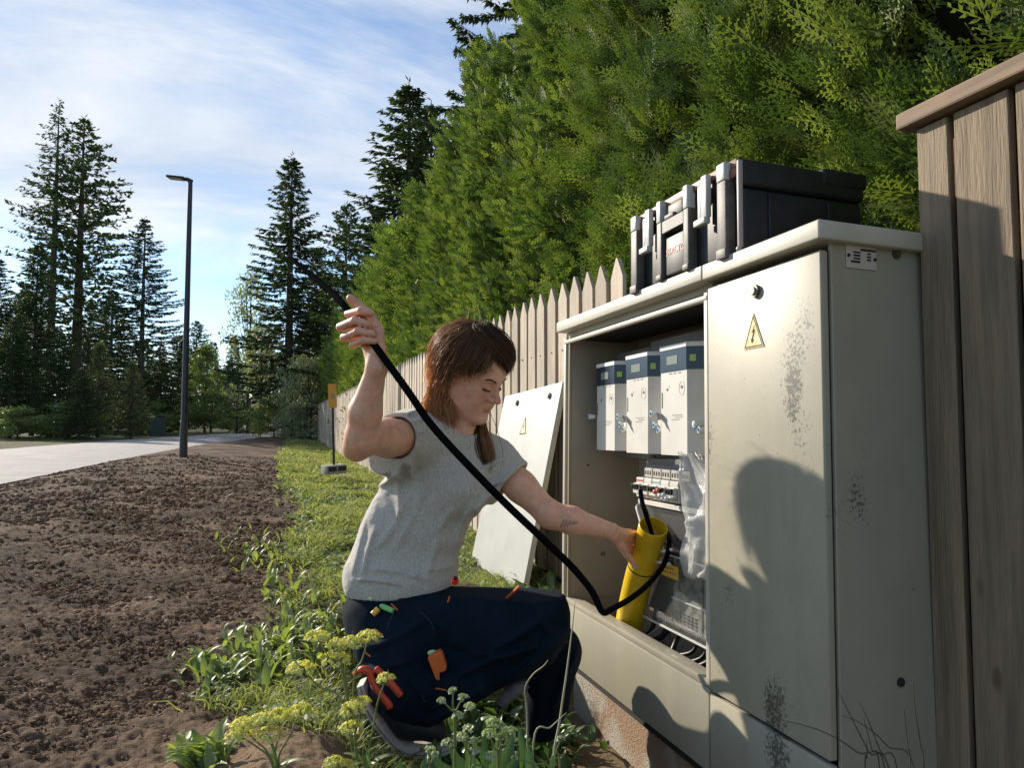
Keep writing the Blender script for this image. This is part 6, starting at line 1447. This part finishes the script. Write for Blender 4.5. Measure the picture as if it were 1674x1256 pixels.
flower_plant((584, 1262), 1.22, [(551, 1055, 1.2, 563, 1110), (519, 1042, 1.19, 560, 1105), (574, 1052, 1.21, 565, 1105), (545, 1080, 1.18, 563, 1115), (492, 1094, 1.17, 560, 1150), (603, 1042, 1.24, 578, 1120)], 'tallest yellow flowering weed, its heads in front of the hip pocket', group=GY, cr=.025, n=62, fs=.0044)
flower_plant((588, 1270), 1.18, [(631, 1110, 1.18, 610, 1190), (579, 1160, 1.17, 580, 1205), (574, 1190, 1.17, 582, 1225), (590, 1150, 1.18, 582, 1205)], 'yellow flowering weed in front of the pale shoe sole', group=GY, cr=.020, n=46, fs=.0043)
flower_plant((456, 1275), 1.14, [(433, 1178, 1.14, 448, 1230), (398, 1188, 1.13, 440, 1235), (456, 1172, 1.15, 450, 1230), (440, 1203, 1.12, 450, 1235), (492, 1162, 1.16, 455, 1240), (392, 1204, 1.13, 440, 1240)], 'low yellow flowering weed over the sandy hump, left of the others', group=GY, cr=.023, n=56, fs=.0044)
flower_plant((548, 1290), 1.08, [(546, 1248, 1.07, 548, 1275), (560, 1256, 1.08, 550, 1278)], 'yellow flower head just entering at the bottom edge', group=GY, cr=.018)
GW = 'pale weeds at the bottom of the view'
flower_plant((744, 1290), 1.20, [(741, 1130, 1.2, 743, 1180), (757, 1142, 1.2, 744, 1185), (722, 1146, 1.2, 743, 1180), (748, 1170, 1.2, 744, 1200), (768, 1155, 1.21, 745, 1195), (732, 1215, 1.19, 743, 1240)], 'tall whitish flowering grass stem in front of the trousers', M_WHT, GW, cr=.009, fs=.0040, n=16)
flower_plant((770, 1290), 1.22, [(766, 1192, 1.22, 768, 1230), (775, 1212, 1.22, 769, 1240), (756, 1205, 1.22, 768, 1240), (778, 1228, 1.21, 769, 1250), (800, 1236, 1.2, 770, 1262)], 'shorter whitish weed just right of the tall white stem', M_WHT, GW, cr=.010, fs=.0040, n=18)
flower_plant((812, 1290), 1.24, [(818, 1190, 1.24, 815, 1230), (806, 1182, 1.24, 814, 1230), (832, 1196, 1.25, 815, 1235), (820, 1206, 1.23, 815, 1240), (800, 1200, 1.23, 814, 1240)], 'pale green budded weed between the white stems and the knee', mat('green_bud', (.34, .42, .16), .6, trans=.3, attr=(.5, .55, .35)), GW, cr=.014, fs=.0036, n=30)
flower_plant((702, 1290), 1.16, [(703, 1226, 1.16, 702, 1260), (712, 1236, 1.16, 703, 1262)], 'small faded white flower low beside the shoe toe', M_WHT, GW, cr=.008, fs=.0040, n=16)
flower_plant((916, 1290), 1.20, [(917, 1209, 1.2, 915, 1250), (842, 1240, 1.2, 900, 1262)], 'two tiny white clover like flowers on thin stems by the plinth', M_WHT, GW, cr=.006, fs=.0032, n=14, leaves=2)
# dandelion rosettes
def rosette(root, d, tips, label, m=M_DLF, w=.020, lob=7, grp=None):
    b = foot(*root, d); e = empty('broad_leaved_weed', b, label, 'weed', grp)
    for k, (x, y, dd) in enumerate(tips):
        t = W(x, y, dd)-b; st = t*.08; V, F = leaf_mesh(st, t, w*rp.uniform(.75, 1.3), lob, rp.uniform(.15, .35), k, unit(np.array([0, 0, 1.])+TW*.5)); me = raw_mesh('leaf', V, F); set_attr(me, 'tint', [rp.random()]*len(V)); link('leaf', me, m, e, True)
        mb = MB(); mb.tube([np.zeros(3), t*.5+np.array([0, 0, .10*np.linalg.norm(t)]), t*.93], [.0022, .0014, .0006], 5); 
rosette((800, 1262), 1.36, [(822, 1148, 1.36), (790, 1160, 1.40), (760, 1185, 1.38), (732, 1190, 1.42), (858, 1190, 1.36), (842, 1168, 1.44), (872, 1212, 1.33), (780, 1215, 1.30), (720, 1232, 1.32), (700, 1205, 1.40), (812, 1200, 1.5)], 'big dark leaved dandelion spreading under the crouching legs', w=.022)
rosette((880, 1285), 1.30, [(846, 1152, 1.34), (862, 1185, 1.30), (905, 1205, 1.30), (925, 1225, 1.28), (835, 1225, 1.24), (888, 1228, 1.24), (868, 1246, 1.2)], 'dark leaved dandelion at the foot of the plinth', w=.024, lob=6)
rosette((665, 1285), 1.28, [(640, 1232, 1.28), (618, 1240, 1.27), (655, 1222, 1.30), (690, 1240, 1.28), (632, 1255, 1.22), (700, 1215, 1.38)], 'small leafy weed below the shoe toe', w=.012, lob=5)
rosette((1012, 1300), 1.16, [(1000, 1212, 1.16), (1024, 1236, 1.15), (985, 1245, 1.14)], 'single bright green leaf tuft at the bottom by the cabinet plinth', M_LLF, w=.014, lob=4)
rosette((608, 1275), 1.18, [(604, 1195, 1.18), (596, 1222, 1.17), (618, 1232, 1.17), (584, 1236, 1.16)], 'narrow leaved sprout at the root of the yellow weeds', M_LLF, w=.009, lob=0)
# leafy weeds at the edge of the turf
def weeds(name, label, cells, n, m, smin_, smax_, kind='stuff'):
    V = []; F = []; T = []
    for k in range(n):
        cx, cy, sx, sy, dmin, dmax = cells[k % len(cells)]; px = rp.normal(cx, sx); py = rp.normal(cy, sy)
        r = FW+(px-837)/FPX*RT+(628-py)/FPX*UP; d = 2.2
        for _ in range(6): p = CAM+r*d; d = max(.6, min(6, d*(CAM[2]-gz(p[0], p[1]))/max(.05, CAM[2]-p[2])))
        p = CAM+r*d; b = np.array([p[0], p[1], gz(p[0], p[1])-.004]); a = rp.uniform(0, 6.28); s = rp.uniform(smin_, smax_)
        v, f = leaf_mesh(b, b+np.array([math.cos(a), math.sin(a), rp.uniform(.35, 1.6)])*s, s*rp.uniform(.14, .26), 0, .25, k); o = len(V); V += v; F += [[i+o for i in q] for q in f]; T += [rp.random()]*len(v)
    me = raw_mesh(name, V, F); set_attr(me, 'tint', T); o = link(name, me, m, None, True); tag(o, label, 'weeds', kind=kind)
weeds('leafy_weeds', 'bright green leafy weeds crowding the edge of the turf next to the bare soil', [(430, 1090, 55, 22, 0, 0), (355, 1105, 25, 16, 0, 0), (490, 1060, 40, 30, 0, 0), (440, 1060, 40, 16, 0, 0), (540, 1010, 25, 40, 0, 0), (410, 900, 25, 18, 0, 0), (330, 1245, 18, 8, 0, 0), (470, 960, 30, 40, 0, 0)], 620, M_LLF, .022, .060)
weeds('shaded_weeds', 'dark leafy ground weeds around the crouching feet and the cabinet plinth', [(800, 1230, 70, 26, 0, 0), (890, 1225, 40, 24, 0, 0), (880, 960, 22, 30, 0, 0), (770, 1180, 60, 20, 0, 0)], 420, M_DLF, .03, .08)
# grass and dry stalks that can be told apart
def stalk(px, m, label, r=.0012, grp=None, name='grass_stalk'):
    P = [W(*p) for p in px]; b = np.array([P[0][0], P[0][1], min(P[0][2], gz(P[0][0], P[0][1]))]); mb = MB(); mb.tube(catmull([p-b for p in ([b]+P if P[0][2]-b[2] > .01 else P)], 7), [r*1.2, r, r*.4], 6); o = mb.build(name, m, None, True); o.location = b; tag(o, label, 'grass stalk', grp)
stalk([(905, 1256, 1.30), (915, 1180, 1.32), (925, 1110, 1.34), (934, 1040, 1.36), (940, 985, 1.37)], M_DRY, 'long pale dry grass stalk rising in front of the knee', .0022)
stalk([(862, 1180, 1.45), (858, 1130, 1.42), (870, 1105, 1.40), (888, 1090, 1.38), (896, 1080, 1.38)], M_DRY, 'short bent dry stalk arching over the dark trousers', .0017)
stalk([(872, 1216, 1.3), (900, 1190, 1.3), (926, 1166, 1.31)], M_DRY, 'pale straw lying slanted left of the plinth', .0018)
M_DST = mat('dark_stalk', (.045, .05, .03), .7)
GD = 'thin dark grass blades against the grey cabinet'
def blades(lst, labs):
    for q, l in zip(lst, labs): stalk(q, M_DST, l, .0009, GD)
blades([[(1512, 1290, .93), (1505, 1220, .93), (1496, 1160, .93), (1492, 1110, .93)], [(1490, 1290, .93), (1484, 1220, .93), (1478, 1160, .93)],
        [(1450, 1290, .92), (1420, 1230, .92), (1385, 1160, .92), (1365, 1120, .92)], [(1470, 1290, .92), (1440, 1230, .92), (1420, 1180, .92), (1405, 1148, .92)],
        [(1500, 1290, .94), (1450, 1220, .94), (1410, 1185, .94), (1375, 1170, .94)], [(1460, 1290, .9), (1400, 1230, .9), (1340, 1195, .9), (1260, 1174, .9)],
        [(1415, 1290, .91), (1417, 1240, .91), (1417, 1210, .91)], [(1440, 1290, .91), (1425, 1225, .91), (1412, 1175, .91)]],
       ['tallest thin dark blade below the round black plug', 'second dark blade just left of the tallest one', 'dark blade leaning up left across the side panel', 'dark blade crossing the leaning one midway', 'long dark blade curving low to the left', 'flattest dark blade reaching left over the door bottom', 'shortest upright dark blade of the tuft', 'straight dark blade in the middle of the tuft'])
def heap():                              # rough soil crumbs on the hump and the dug heap, dry roots
    mb = MB()
    for k in range(26):
        p = W(780+rp.normal(0, 16), 940+rp.uniform(-12, 8), 2.62); b = np.array([p[0], p[1], gz(p[0], p[1])]); d = np.array([rp.normal(0, .03), rp.normal(0, .03), rp.uniform(.04, .11)]); mb.tube([b, b+d*.6, b+d+[rp.normal(0, .02), 0, -.01]], [.0012, .0009, .0005], 4, False)
    o = mb.build('dry_roots', M_DRY, None, True); tag(o, 'thin dry roots and straws sticking out of the small dug soil heap', 'roots', kind='stuff')
heap()
